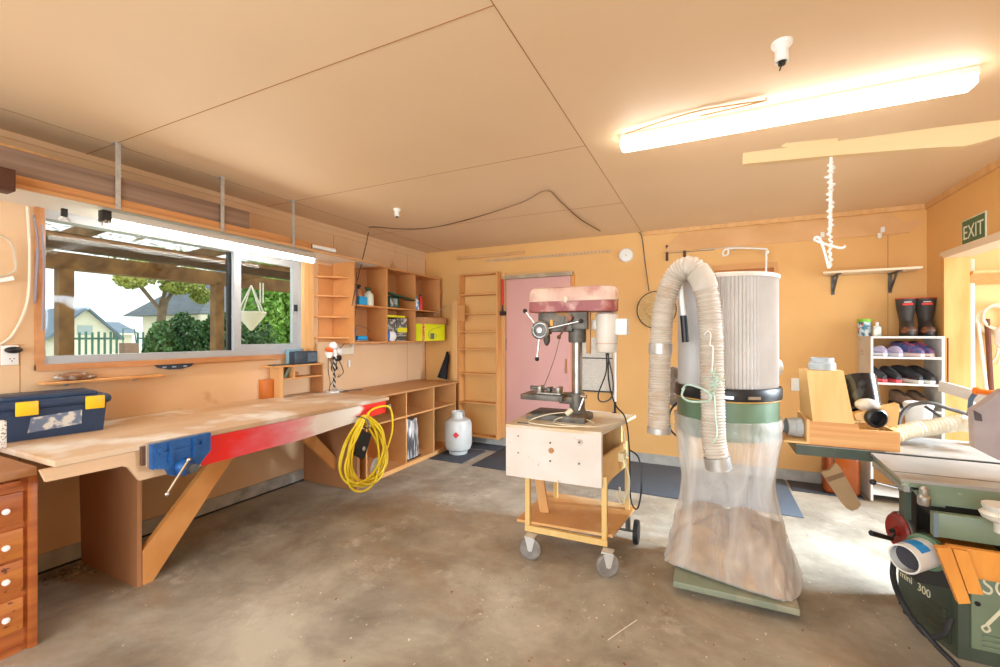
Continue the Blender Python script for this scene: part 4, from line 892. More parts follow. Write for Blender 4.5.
# ------------------------------------------------------------------ drill press on its cart
ct = thing('tool_cart', 'home made timber cart on castors carrying the drill press', 'cart', (-.75, 2.65, 0))
WF = mat('whitewashed_front', 'E6DCD2', 'DCD0C4', rough=.6, scale=5, c3='B79F8C', s3=9, lo3=.62, hi3=.7)
YP = mat('yellow_pine', 'E4C27E', 'DAB268', rough=.5, scale=5, stretch=(2, 2, .5))
CZ = .785
FL, FR, RR, RL = (-1.11, 2.40), (-.537, 2.42), (-.445, 3.05), (-1.14, 3.08)
B().prism([FL, FR, RR, RL], 'xy', CZ - .018, CZ).ob('cart_top', mat('scuffed_ply_top', 'DCC6A2', 'CFAF84', rough=.5, scale=3, c3='E6DED2', s3=3, lo3=.45, hi3=.6), ct)
b = B().prism([FL, FR, (FR[0] + .003, FR[1] + .02), (FL[0], FL[1] + .02)], 'xy', .475, CZ - .018); b.ob('front_panel', WF, ct)
b = B()
for x, z in ((-1.03, .72), (-.66, .72), (-.66, .60), (-1.03, .62), (-.83, .70), (-.83, .595)): b.cyl((x, 2.398, z), (x, 2.41, z), .004, n=8)
b.ob('screw_hole', BLK, ct)['kind'] = 'stuff'
B().cyl((-.825, 2.4045, .655), (-.825, 2.412, .655), .016).ob('finger_hole', MDF, ct)
B().prism([(FL[0] + .01, FL[1] + .02), (FL[0] + .03, FL[1] + .02), (FL[0] + .03, 2.95), (FL[0] + .01, 2.95)], 'xy', .53, CZ - .018).ob('side_panel', PLY, ct)
B().prism([(-.553, 2.44), (-.538, 2.44), (-.48, 2.92), (-.495, 2.92)], 'xy', .475, .635).ob('side_panel', PLY, ct)
B().prism([(-1.08, 2.90), (-.515, 2.90), (-.51, 2.92), (-1.08, 2.92)], 'xy', .53, CZ - .018).ob('back_panel', PLY, ct)
B().prism([(-1.08, 2.43), (-.553, 2.44), (-.497, 2.9), (-1.08, 2.9)], 'xy', .475, .49).ob('box_floor', mat('box_inside', 'C9853F', 'B87434', rough=.6, scale=4), ct)
sh_z = .20
for x, y in ((-.985, 2.45), (-.527, 2.46), (-.475, 2.90), (-.96, 2.90)):
    B().box(x - .015, y - .013, sh_z - .055, x + .013, y + .013, .53).ob('leg', YP, ct)
B().beam((-.94, 2.62, sh_z), (-1.0, 2.62, .53), .06, .02, up=(0, 1, 0)).ob('brace', PINE, ct)
B().prism([(-1.06, 2.45), (-.49, 2.485), (-.43, 2.98), (-1.06, 2.98)], 'xy', sh_z - .016, sh_z).ob('lower_shelf', mat('orange_ply', 'DDA86A', 'D29A5A', rough=.45, scale=3, c3='EAC896', s3=2.5, lo3=.5, hi3=.65), ct)
B().beam((-1.0, 2.44, .165), (-.51, 2.45, .165), .02, .035).ob('rail', YP, ct)
B().beam((-1.0, 2.9, .165), (-.46, 2.92, .165), .02, .035).ob('rail', YP, ct)
RUB = mat('grey_rubber_wheel', '7C756E', '8E8780', rough=.5, scale=20)
def castor(x, y, a):
    w = Vector((math.cos(a), math.sin(a), 0)); c = Vector((x, y, .065)); ax = Vector((-w.y, w.x, 0))
    wh_ = B().lathe([(.012, -.014), (.046, -.012), (.052, -.014), (.063, -.010), (.065, 0), (.063, .010), (.052, .014), (.046, .012), (.012, .014)], c, ax, 32)
    b_ = B().box(x - .03, y - .03, .135, x + .03, y + .03, .143).cyl((x, y, .12), (x, y, .136), .022)
    for s in (-1, 1):
        p = c + ax * .018 * s
        b_.loft([[p + w * -.03 + Vector((0, 0, .066)), p + w * .03 + Vector((0, 0, .066)), p + w * .012 + Vector((0, 0, -.008)), p + w * -.012 + Vector((0, 0, -.008))],
                 [q2 + ax * .002 * s for q2 in (p + w * -.03 + Vector((0, 0, .066)), p + w * .03 + Vector((0, 0, .066)), p + w * .012 + Vector((0, 0, -.008)), p + w * -.012 + Vector((0, 0, -.008)))]])
    b_.cyl(c - ax * .024, c + ax * .024, .010, n=12)
    k = b_.ob('castor', mat('castor_zinc', 'CFCDC8', rough=.4, metal=.2), ct); wh_.ob('wheel', RUB, k)
castor(-.95, 2.40, .15); castor(-.50, 2.41, .5)
B().lathe([(.01, -.016), (.05, -.016), (.072, -.014), (.075, 0), (.072, .014), (.05, .016), (.01, .016)], (-.415, 2.87, .0755), (1, 0, 0), 32).ob('rear_wheel', BLACK, ct)
B().lathe([(.01, -.016), (.05, -.016), (.072, -.014), (.075, 0), (.072, .014), (.05, .016), (.01, .016)], (-1.06, 2.87, .0755), (1, 0, 0), 32).ob('rear_wheel', BLACK, ct)
B().cyl((-1.06, 2.87, .0755), (-.415, 2.87, .0755), .008).box(-.48, 2.85, .08, -.455, 2.89, .16).box(-1.03, 2.85, .08, -1.0, 2.89, .16).ob('axle', IRON, ct)
sb = thing('power_block', 'cream double outlet block fixed on the right side of the cart', 'outlet', (-.5, 2.78, .55))
B().box(-.512, 2.73, .545, -.47, 2.84, .60, bev=.008).ob('case', mat('cream_case', 'E9DDB4', rough=.45), sb)
B().tube([(-.47, 2.76, .56), (-.44, 2.74, .45), (-.45, 2.76, .33), (-.49, 2.78, .30), (-.50, 2.76, .38)], .006).tube([(-.47, 2.80, .56), (-.45, 2.78, .42), (-.47, 2.70, .30), (-.50, 2.66, .38)], .005).ob('lead', mat('cream_lead', 'E3D9B8', rough=.5), sb)

dp = thing('drill_press', 'old bench drill press with red and cream belt cover on the cart', 'drill press', (-.76, 2.7, CZ))
DY = 2.70; colx = -.752
RED = mat('faded_red_paint', 'A85C56', '94484A', rough=.45, scale=7, c3='CFA096', s3=9, lo3=.52, hi3=.68)
CREAMR = mat('faded_cream_red', 'E2C8B4', 'D6AFA0', rough=.5, scale=6, c3='C08A80', s3=7, lo3=.60, hi3=.74)
GRY = mat('grease_grey', '77726A', '57534C', rough=.5, metal=.3, scale=18, c3='8D6A42', s3=14, lo3=.58, hi3=.66)
b = B().loft([[(-1.06, 2.60, CZ + .001), (-.68, 2.60, CZ + .001), (-.68, 2.82, CZ + .001), (-1.06, 2.82, CZ + .001)], [(-1.06, 2.60, CZ + .035), (-.68, 2.60, CZ + .035), (-.68, 2.82, CZ + .035), (-1.06, 2.82, CZ + .035)],
              [(-1.03, 2.63, CZ + .05), (-.70, 2.63, CZ + .05), (-.70, 2.79, CZ + .05), (-1.03, 2.79, CZ + .05)]])
b.lathe([(.07, .04), (.055, .06), (.04, .10), (.036, .12)], (colx, DY, CZ), n=24); b.ob('base', GRY, dp)
B().cyl((colx, DY, CZ + .05), (colx, DY, 1.46), .032, n=28).ob('column', CHROME if False else mat('dull_column', '8E8C88', 'A9A7A2', rough=.3, metal=.85, scale=10), dp)
tbz = .945
b = B().box(-1.10, 2.60, tbz - .035, -.82, 2.82, tbz, bev=.003).box(-.86, 2.66, tbz - .055, -.74, 2.74, tbz - .01, bev=.006).lathe([(.046, 0), (.048, .01), (.048, .09), (.046, .10)], (colx, DY, tbz - .085), n=24)
tbp = b.ob('table', GRY, dp)
B().cyl((-.70, 2.66, tbz - .01), (-.725, 2.645, tbz - .085), .007).cyl((-.715, 2.66, tbz - .0), (-.68, 2.655, tbz - .0), .012).ob('clamp_lever', CHROME, tbp)
b = B().box(-.985, 2.61, 1.345, -.76, 2.79, 1.468, bev=.012).lathe([(.052, 0), (.055, .01), (.055, .18), (.052, .19)], (colx, DY, 1.278), n=24)
b.lathe([(.032, 0), (.032, .06)], (-.955, DY, 1.33), n=20).box(-.80, 2.62, 1.36, -.67, 2.72, 1.468, bev=.006); b.ob('head', GRY, dp)
B().box(-.90, 2.604, 1.38, -.882, 2.612, 1.42).ob('depth_plate', mat('brass', 'C2883C', rough=.4, metal=.5), dp)
b = B().lathe([(.018, 0), (.022, .02), (.022, .05), (.014, .07), (.006, .08)], (-.955, DY, 1.335), (0, 0, -1), 20); b.ob('chuck', IRON, dp)
hub = Vector((-.955, 2.575, 1.355))
b = B().lathe([(.056, 0), (.058, .02), (.048, .028), (.046, .018), (.02, .018), (.018, .03), (.0005, .032)], hub + Vector((0, .01, 0)), (0, -1, 0), 32).cyl(hub, hub + Vector((0, .06, 0)), .022)
hubp = b.ob('feed_hub', STEEL, dp)
B().lathe([(.001, .0), (.042, .0), (.042, .004), (.02, .006), (.001, .006)], hub + Vector((0, -.009, 0)), (0, -1, 0), 28).ob('dial_face', IRON, hubp)
BKN = BLK
for px, py in ((525, 311), (581, 321), (537, 359)):
    e = W(px, py, Y=hub.y - .01); h_ = hub + Vector((0, 0, 0))
    d = (e - h_).normalized()
    sp = B().cyl(h_ + d * .05, e, .006, n=12).ob('feed_handle', CHROME, hubp)
    B().ell(e, .014).ob('knob', BKN, hubp)
B().cyl((-.77, 2.59, 1.42), (-.83, 2.585, 1.32), .006).ell((-.835, 2.585, 1.312), .013).cyl((-.77, 2.58, 1.43), (-.77, 2.62, 1.43), .018).ob('lock_lever', mat('rusty_steel', '8A5A44', '6B4A3A', rough=.5, metal=.5, scale=20), dp)
def stadium(x0, x1, y0, y1, r0, r1, k=8):
    P = []
    for cx_, cy_, r, a0 in ((x1 - r1, y0 + r1, r1, -90), (x1 - r1, y1 - r1, r1, 0), (x0 + r0, y1 - r0, r0, 90), (x0 + r0, y0 + r0, r0, 180)):
        for i in range(k + 1):
            a = math.radians(a0 + 90 * i / k); P.append((cx_ + r * math.cos(a), cy_ + r * math.sin(a)))
    return P
def shell(b, z, x0, x1, y0, y1):
    rings = []
    for zz, ins in z: rings.append([(x, y, zz) for x, y in stadium(x0 + ins, x1 - ins, y0 + ins, y1 - ins, .02, .085 - ins * .5)])
    b.loft(rings); return b
CX0, CX1, CY0, CY1 = -1.05, -.505, 2.615, 2.82
shell(B(), [(1.47, .006), (1.475, 0), (1.535, 0)], CX0, CX1, CY0, CY1).ob('belt_guard', RED, dp)
shell(B(), [(1.535, .0), (1.538, -.004), (1.550, -.004), (1.553, 0)], CX0, CX1, CY0, CY1).ob('guard_rim', CREAMR, dp)
lid = shell(B(), [(1.553, .0), (1.60, .002), (1.620, .012), (1.628, .03)], CX0, CX1, CY0, CY1).ob('guard_lid', CREAMR, dp)
B().ell((-.80, CY0 - .008, 1.545), (.014, .01, .022)).ob('latch', mat('ivory', 'E3D6BE', rough=.4), lid)
mo = B().lathe([(.03, -.005), (.055, 0), (.066, .02), (.066, .235), (.055, .245), (.02, .25)], (-.575, 2.74, 1.218), n=36)
mo.box(-.70, 2.72, 1.36, -.62, 2.76, 1.42, bev=.004)
mop = mo.ob('motor', mat('motor_cream', 'F0E8DC', 'E6DBCC', rough=.4, scale=8), dp)
B().box(-.515, 2.70, 1.325, -.445, 2.78, 1.425, bev=.006).ob('junction_box', WPLAS, mop)
B().box(-.685, 2.66, 1.21, -.66, 2.69, 1.468, bev=.004).ob('belt_tension_bar', mat('yellow_wood_bar', 'C08A4E', rough=.5), dp)
B().lathe([(.068, .0), (.068, .006)], (-.575, 2.74, 1.27), n=36).ob('motor_band', CREAMR, mop)
B().tube([(-.575, 2.72, 1.22), (-.57, 2.70, 1.1), (-.61, 2.66, .96), (-.585, 2.65, .92), (-.53, 2.66, .95), (-.525, 2.68, 1.05), (-.56, 2.70, 1.2), (-.565, 2.70, 1.22)], .0045, n=6).tube([(-.56, 2.72, 1.22), (-.555, 2.70, 1.05), (-.52, 2.72, .90), (-.475, 2.82, .80), (-.452, 2.83, .6), (-.445, 2.83, .30), (-.40, 2.80, .25), (-.37, 2.76, .40), (-.39, 2.8, .56), (-.45, 2.83, .60)], .005, n=6).ob('power_lead', BLK, dp)
B().tube([(-.80, 2.59, 1.44), (-.86, 2.59, 1.2), (-.93, 2.61, 1.03), (-.96, 2.62, .99)], .002, n=5).ob('pull_wire', IRON, dp)
dvz = tbz
dvv = thing('drill_vise', 'small steel drill vise sitting on the drill press table', 'vise', (-.93, 2.68, tbz))
B().box(-1.00, 2.63, dvz + .001, -.84, 2.73, dvz + .012, bev=.002).box(-1.0, 2.64, dvz + .01, -.975, 2.72, dvz + .05, bev=.005).box(-.875, 2.64, dvz + .01, -.85, 2.72, dvz + .05, bev=.005).ob('body', mat('vise_steel', 'B9B4AA', '8C877D', rough=.4, metal=.6, scale=25), dvv)
B().box(-.94, 2.645, dvz + .015, -.915, 2.715, dvz + .045, bev=.004).cyl((-1.0, 2.68, dvz + .03), (-.86, 2.68, dvz + .03), .008).ob('sliding_jaw', IRON, dvv)
B().cyl((-1.06, 2.68, dvz + .035), (-.99, 2.68, dvz + .035), .013).ob('screw_handle', IRON, dvv)
cw = B().tube([(-.80, 2.62, CZ + .06), (-.90, 2.55, CZ + .05), (-1.0, 2.50, CZ + .012), (-.95, 2.45, CZ + .008), (-.80, 2.44, CZ + .007), (-.66, 2.50, CZ + .008), (-.62, 2.60, CZ + .008), (-.70, 2.66, CZ + .02), (-.82, 2.60, CZ + .03), (-.85, 2.52, CZ + .01), (-.76, 2.47, CZ + .012), (-.62, 2.49, CZ + .01), (-.56, 2.56, CZ + .01), (-.515, 2.65, CZ + .008), (-.485, 2.72, CZ + .0), (-.465, 2.74, .70), (-.465, 2.75, .62)], .0036, n=7)
cw.cyl((-.80, 2.62, CZ + .045), (-.77, 2.64, CZ + .075), .018)
tag(cw.ob('extension_lead', mat('cream_cord', 'E9DEC0', rough=.5)), 'cream extension lead coiled loosely on top of the cart', 'cable')
tag(B().box(-1.06, 2.455, CZ + .0005, -.99, 2.47, CZ + .005).ob('pencil_stub', IRON), 'short dark metal strip at the front left of cart top', 'strip')

# ------------------------------------------------------------------ dust collector
DX, DYC, DR = .083, 2.65, .243
du = thing('dust_collector', 'tall dust collector with pleated filter drum and clear sawdust bag', 'dust collector', (DX, DYC, 0))
GREENM = mat('green_machine_paint', '5A7258', '677F64', rough=.4, scale=7, c3='B9C7B4', s3=16, lo3=.70, hi3=.74)
PLEAT = mat('grey_filter_paper', 'CFC9C4', 'C4BDB7', rough=.7, scale=5)
def pleat(r, z, a): return r + .0045 * (1 if int(a / (2 * PI) * 176 + .5) % 2 else -1)
B().lathe([(DR - .006, 1.04), (DR - .006, 1.2), (DR - .006, 1.4), (DR - .006, 1.615)], (DX, DYC, 0), n=176, mod=pleat).ob('pleated_filter', PLEAT, du, ang=80)
B().lathe([(DR - .04, 1.612), (DR + .004, 1.612), (DR + .006, 1.628), (DR - .002, 1.634), (DR - .04, 1.63)], (DX, DYC, 0), n=64).ob('top_rim', mat('rim_cream', 'DDD3C8', rough=.5), du)
B().lathe([(DR + .002, 1.0), (DR + .013, 1.0), (DR + .015, 1.01), (DR + .015, 1.052), (DR + .010, 1.06), (DR, 1.06)], (DX, DYC, 0), n=64).ob('black_band', BLK, du)
def latchbox(a, m, w=.05):
    t = Vector((math.cos(a), math.sin(a), 0)); n = Vector((-t.y, t.x, 0)); c = Vector((DX, DYC, 1.02)) + t * (DR + .018)
    B().beam(c - n * w, c + n * w, .006, .014).ob('band_latch', m, du)
for a, m, w in ((-1.62, STEEL, .038), (-1.12, STEEL, .03), (-1.36, BLK, .02)): latchbox(a, m, w)
B().lathe([(DR + .008, .992), (DR + .011, .996), (DR + .008, 1.0), (DR, 1.0)], (DX, DYC, 0), n=64).ob('seal_ring', mat('gasket_orange', 'D8A45A', rough=.5), du)
B().lathe([(DR - .02, .80), (DR + .002, .80), (DR + .002, .995), (DR - .01, .997), (DR - .1, .998)], (DX, DYC, 0), n=64).ob('housing', GREENM, du)
# bag
def bagring(t, k=1.0, z=None):
    zz = .895 - t * (.895 - .088) if z is None else z
    f = max(0, (t - .40) / .60) ** 1.25
    ring = []; n = 96
    for j in range(n):
        a = 2 * PI * j / n; ca, sa = math.cos(a), math.sin(a)
        cr_ = (DR + .016 + .004 * math.sin(t * 70 + 2 * math.sin(a * 3)) * (t < .13)) * (1 - .14 * min(1, max(0, (t - .10) * 3)))
        e = 2 / (2 + 4 * f)
        sx_ = abs(ca) ** e * (1 if ca > 0 else -1) * .312; sy_ = abs(sa) ** e * (1 if sa > 0 else -1) * .205
        th = math.radians(-15); qx, qy = sx_ * math.cos(th) - sy_ * math.sin(th), sx_ * math.sin(th) + sy_ * math.cos(th)
        wr = .007 * math.sin(a * 9 + t * 3) * math.sin(min(1, t * 3) * PI * .5) * (1 - .5 * t) + .003 * math.sin(a * 21 - t * 5) + .002 * math.sin(a * 5 + t * 13)
        if t > .6: wr += .006 * math.sin(a * 13 + t * 40)
        x = (1 - f) * cr_ * ca + f * qx; y = (1 - f) * cr_ * sa + f * qy
        s = k + wr * 2.2; ox = .022 * f
        ring.append((DX + ox + x * s, DYC + y * s - .0 * f, zz))
    return ring
rings = [bagring(i / 40) for i in range(41)] + [bagring(1, .96, .082)]
BAG = bpy.data.materials.new('clear_plastic_bag'); BAG.use_nodes = True
nt = BAG.node_tree; nt.nodes.clear(); N = nt.nodes; L = nt.links
o_ = N.new('ShaderNodeOutputMaterial'); tr_ = N.new('ShaderNodeBsdfTransparent'); pr = N.new('ShaderNodeBsdfPrincipled'); mx = N.new('ShaderNodeMixShader')
pr.inputs['Base Color'].default_value = hx('F5F0EA'); pr.inputs['Roughness'].default_value = .22
pr.inputs['Transmission Weight'].default_value = .0; tr_.inputs[0].default_value = (1, .98, .95, 1)
lw = N.new('ShaderNodeLayerWeight'); lw.inputs[0].default_value = .35
tc = N.new('ShaderNodeTexCoord'); mp = N.new('ShaderNodeMapping'); mp.inputs['Scale'].default_value = (1, 1, .22); nz = N.new('ShaderNodeTexNoise'); nz.inputs['Scale'].default_value = 9; nz.inputs['Detail'].default_value = 6; nz.inputs['Distortion'].default_value = 1.2
mr = N.new('ShaderNodeMapRange'); mr.inputs[1].default_value = .3; mr.inputs[2].default_value = .7; mr.inputs[3].default_value = .17; mr.inputs[4].default_value = .42
ad = N.new('ShaderNodeMath'); ad.operation = 'MULTIPLY_ADD'; ad.inputs[1].default_value = .35; ad.use_clamp = True
bp = N.new('ShaderNodeBump'); bp.inputs['Strength'].default_value = .7; bp.inputs['Distance'].default_value = .02
L.new(tc.outputs['Object'], mp.inputs[0]); L.new(mp.outputs[0], nz.inputs['Vector']); L.new(nz.outputs['Fac'], mr.inputs[0]); L.new(lw.outputs['Facing'], ad.inputs[0]); L.new(mr.outputs[0], ad.inputs[2])
L.new(nz.outputs['Fac'], bp.inputs['Height']); L.new(bp.outputs[0], pr.inputs['Normal'])
L.new(ad.outputs[0], mx.inputs[0]); L.new(tr_.outputs[0], mx.inputs[1]); L.new(pr.outputs[0], mx.inputs[2]); L.new(mx.outputs[0], o_.inputs[0])
bag = B().loft(rings).ob('collection_bag', BAG, du, ang=60)
th = []
SAW = mat('sawdust', 'AE8650', '8E683C', rough=.9, scale=14, detail=8, bump=.4, bscale=90, c3='C8A878', s3=8)
for i in range(14):
    t = 1 - i / 13 * .29
    if i == 13: pass
    th.append([(x, y, max(z, .09) + (.02 * math.sin(j * .4) if i == 13 else 0)) for j, (x, y, z) in enumerate(bagring(t, .965))])
cxm = sum(p[0] for p in th[-1]) / 96; cym = sum(p[1] for p in th[-1]) / 96
th.append([(cxm + (x - cxm) * .6, cym + (y - cym) * .6, z + .03) for x, y, z in th[-1]])
th.append([(cxm + (x - cxm) * .15, cym + (y - cym) * .15, z + .015) for x, y, z in th[-1]])
B().loft(th).ob('sawdust_fill', SAW, bag)
PLT = mat('dusty_green_plate', '8B9079', '7C8570', rough=.6, scale=5, c3='B6A88E', s3=5)
B().box(-.165, 2.385, .040, .375, 2.92, .072, bev=.003, rot=(.0, 0, 0)).ob('base_plate', PLT, du)
for x in (-.1, .31):
    for y in (2.47, 2.85): B().cyl((x, y - .012, .023), (x, y + .012, .023), .022).box(x - .012, y - .015, .03, x + .012, y + .015, .048).ob('small_castor', BLK, du)
B().box(-.145, 2.84, .076, -.11, 2.88, .98).ob('post', mat('green_post', '3F5646', rough=.5), du)
B().box(-.12, 2.84, .9, .05, 2.87, .94).ob('support_arm', GREENM, du)
hb = thing('flexible_hose', 'ribbed beige flexible hose looped over the front of collector', 'hose', (-.1, 2.33, .6))
HY = 2.325
HM = mat('ribbed_hose', 'D2C8BC', 'C2B5A6', rough=.5, scale=4, c3='B89878', s3=5, lo3=.56, hi3=.70)
path = [(659, 433), (659, 400), (660, 360), (662, 322), (667, 295), (676, 275), (690, 267), (702, 279), (708, 302), (711, 332), (712, 370), (713, 410), (714, 440), (719, 470)]
hp_ = [W(x, y, Y=HY + (.03 if i < 6 else 0)) for i, (x, y) in enumerate(path)]
ribr = lambda a, t: .0515 + .0036 * math.sin(a * 2 * PI / .0145)
P = smooth(hp_, 90)
Q = [P[0]]
for p in P[1:]:
    if (p - Q[-1]).length > .0029: Q.append(p)
B().tube(Q, ribr, n=26, sub=1).ob('ribbed_hose', HM, hb, ang=70)
TAPE = mat('grey_tape', 'A9A5A0', 'C6C2BC', rough=.35, metal=.4, scale=12)
def band(i0, i1, m, name, r=.0575): B().tube(smooth(hp_, 12)[i0:i1 + 1], r, n=28, sub=1).ob(name, m, hb)
band(0, 3, TAPE, 'end_cuff', .057); band(26, 29, TAPE, 'clamp_band', .057); band(78, 90, mat('fabric_tape', 'CFC6BA', 'BDB2A4', rough=.6, scale=14), 'taped_joint', .0572)
band(150, 155, TAPE, 'end_cuff', .058)
a_ = W(681, 286, Y=2.44); b_ = W(684, 316, Y=2.44); c_2 = W(686, 342, Y=2.44)
B().cyl(a_ + Vector((-.002, -.06, 0)), b_ + Vector((0, -.06, 0)), .013).ob('hook_bar', WPLAS, du)
B().cyl(b_ + Vector((0, -.06, 0)), c_2 + Vector((0, -.06, 0)), .0165).box(b_.x, b_.y - .06, c_2.z, b_.x + .02, b_.y + .02, c_2.z + .02).ob('hook_grip', BLK, du)
TEAL = mat('pale_teal_string', 'CFE3D6', 'A9C9B6', rough=.7, scale=40)
cp = W(712, 396, Y=HY + .01 - .07)
pts = [(cp.x + .05 * math.cos(a) * (1 + .1 * math.sin(3 * a)), HY + .01 - .075 + .02 * math.sin(a), cp.z - .01 + .006 * math.sin(2 * a)) for a in [i * .5 for i in range(14)]]
b = B().tube([(cp.x - .13, HY + .01 - .04, cp.z + .02), (cp.x - .10, HY + .01 - .08, cp.z + .05), (cp.x - .02, HY + .01 - .078, cp.z + .02), (cp.x - .01, HY + .01 - .078, cp.z - .02), (cp.x - .09, HY + .01 - .08, cp.z - .03), (cp.x - .13, HY + .01 - .05, cp.z - .01), (cp.x - .12, HY + .01 - .04, cp.z + .03)], .005, n=6)
for k in range(16):
    x0_ = cp.x + random.uniform(-.012, .02); z0_ = cp.z + random.uniform(.0, .11)
    b.tube([(x0_, HY + .01 - .070, z0_), (x0_ + random.uniform(-.03, .03), HY + .01 - .080, z0_ + random.uniform(-.02, .03)), (x0_ + random.uniform(-.03, .03), HY + .01 - .072, z0_ + random.uniform(-.03, .03))], .0025, n=5, sub=3)
b.tube([(cp.x + .01, HY + .01 - .072, cp.z), (cp.x + .015, HY + .01 - .072, cp.z - .1), (cp.x + .02, HY + .01 - .074, cp.z - .18), (cp.x + .0, HY + .01 - .074, cp.z - .22)], .0035, n=5)
tag(b.ob('knotted_string', TEAL), 'pale green knotted string tied round the front hose', 'string')
tag(B().tube([W(704, 335, Y=HY + .01 - .072), W(708, 331, Y=HY + .01 - .078), W(711, 335, Y=HY + .01 - .078), W(710, 345, Y=HY + .01 - .075), W(713, 348, Y=HY + .01 - .075), W(712, 372, Y=HY + .01 - .073)], .003, n=5).ob('white_thread', WPLAS), 'white thread stuck on the upper front hose', 'thread')
B().tube([W(678, 368, Y=2.92), W(674, 382, Y=2.92), W(673, 395, Y=2.92), W(679, 404, Y=2.90)], lambda a, t: .036 + .010 * math.sin(t * 17), n=12).ob('rear_duct', mat('grimy_hose', '9E8F80', '7D6E60', rough=.7, scale=15), du)
tag(B().tube([W(680, 400, Y=2.86), W(670, 412, Y=2.88), W(671, 430, Y=2.88), W(684, 441, Y=2.862)], .006).ob('black_lead', BLK), 'black lead curling behind the dust collector', 'cable')
B().lathe([(.001, -.03), (.05, -.02), (.055, .01), (.04, .03), (.001, .04)], (DX + DR - .01, 2.76, 1.15), (1, .3, 0), 28).ob('round_cap', WPLAS, du)

# ------------------------------------------------------------------ combination machine
TZ = .78
MG = mat('dark_machine_green', '424A3D', '4D5646', rough=.45, scale=8, c3='7C8A74', s3=20, lo3=.70, hi3=.75)
MG2 = mat('mid_machine_green', '6B785F', '78856B', rough=.45, scale=8, c3='A9B49C', s3=22, lo3=.70, hi3=.76)
CAST = mat('ground_table_top', 'A39F9A', '928D86', rough=.35, scale=5, metal=.15, c3='948878', s3=6)
cm = thing('combination_machine', 'old green combination woodworking machine at the right', 'machine', (1.15, 2.6, 0))
foot = [(.92, 2.42), (1.55, 2.42), (1.55, 2.9), (.93, 2.9), (.835, 2.71)]
B().prism(foot, 'xy', 0.0, .50).ob('cabinet', MG, cm)
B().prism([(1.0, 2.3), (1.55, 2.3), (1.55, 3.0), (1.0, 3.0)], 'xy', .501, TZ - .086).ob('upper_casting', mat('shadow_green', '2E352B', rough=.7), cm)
# side door panel with lettering and louvres
dvx = Vector((-.2862, .9581, 0)); nrm = Vector((-.9581, -.2862, 0)); org = Vector((.92, 2.42, 0))
def SP(t, z, o=0): return org + dvx * t + Vector((0, 0, z)) + nrm * o
b = B().loft([[SP(.03, .035, 0), SP(.31, .035, 0), SP(.31, .30, 0), SP(.03, .30, 0)], [SP(.03, .035, .012), SP(.31, .035, .012), SP(.31, .30, .012), SP(.03, .30, .012)]])
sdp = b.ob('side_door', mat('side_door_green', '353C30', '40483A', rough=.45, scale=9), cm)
b = B()
for k in range(5): 
    z = .07 + .022 * k
    b.loft([[SP(.045, z, .012), SP(.14, z, .012), SP(.14, z + .012, .012), SP(.045, z + .012, .012)], [SP(.05, z + .002, .02), SP(.135, z + .002, .02), SP(.135, z + .004, .02), SP(.05, z + .004, .02)]])
b.ob('louvre', mat('side_door_green', '46503F'), sdp)['kind'] = 'stuff'
LET = mat('cream_lettering', 'E3DAB8', rough=.5)
ML = Matrix(((-dvx.x, 0, nrm.x, 0), (-dvx.y, 0, nrm.y, 0), (0, 1, 0, 0), (0, 0, 0, 1)))
lettering('mini', .045, Matrix.Translation(SP(.30, .175, .0126)) @ ML, LET, 'lettering', sdp)
lettering('300', .05, Matrix.Translation(SP(.195, .17, .0126)) @ ML, LET, 'lettering', sdp)
# front door
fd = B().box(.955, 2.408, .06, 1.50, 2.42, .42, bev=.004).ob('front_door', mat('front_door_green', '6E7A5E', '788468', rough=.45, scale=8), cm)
lettering('SCM', .10, Matrix.Translation((.985, 2.4075, .29)) @ FACE_NY @ Matrix.Diagonal((.75, 1, 1, 1)), LET, 'lettering', fd)
b = B().beam((1.055, 2.406, .26), (1.0, 2.406, .17), .002, .012, up=(1, 0, 0)); b.tube([(1.0, 2.406, .17), (.985, 2.406, .155), (.995, 2.406, .14), (1.008, 2.406, .15), (1.0, 2.406, .168)], .004, n=6)
b.ob('painted_numeral', LET, fd)
b = B()
for k in range(3): b.box(.985, 2.4, .075 + .022 * k, 1.3, 2.409, .083 + .022 * k, bev=.003)
b.ob('louvre', MG2, fd)['kind'] = 'stuff'
B().cyl((.972, 2.404, .245), (.972, 2.409, .245), .009).ob('keyhole', BLK, fd)
# tables
B().box(.395, 2.62, TZ - .055, 1.6, 3.05, TZ - .004).ob('extension_beam', MG, cm)
B().box(.74, 2.60, TZ - .004, 1.6, 3.05, TZ).box(.395, 2.615, TZ - .006, .745, 3.05, TZ - .002).ob('rear_table', CAST, cm)
t1 = B().prism([(.655, 2.15), (1.5, 2.15), (1.5, 2.56), (.675, 2.56)], 'xy', TZ - .012, TZ).ob('planer_table', CAST, cm)
B().box(.66, 2.245, TZ, 1.5, 2.252, TZ + .001).ob('table_slot', IRON, t1)
B().prism([(.66, 2.155), (1.5, 2.155), (1.5, 2.55), (.68, 2.55)], 'xy', TZ - .03, TZ - .012).ob('table_edge', MG2, cm)
B().prism([(.72, 2.158), (1.5, 2.158), (1.5, 2.175), (.72, 2.175)], 'xy', TZ - .085, TZ - .03).ob('table_apron', MG2, cm)
B().box(.672, 2.17, TZ - .055, .69, 2.53, TZ - .03).ob('side_lip', CAST, cm)
B().box(.715, 2.30, .42, .735, 2.36, TZ - .03).ob('side_post', MG, cm)
B().box(.79, 2.42, .28, .95, 2.6, TZ - .035).box(.78, 2.2, .62, 1.0, 2.42, TZ - .035).ob('cavity_shade_block', mat('dark_cavity', '26241F', rough=.8), cm)  # dark blocks painted as the shade in the cavity below the tables
kn = W(873, 482, Y=2.26); ke = W(898, 488, Y=2.24)
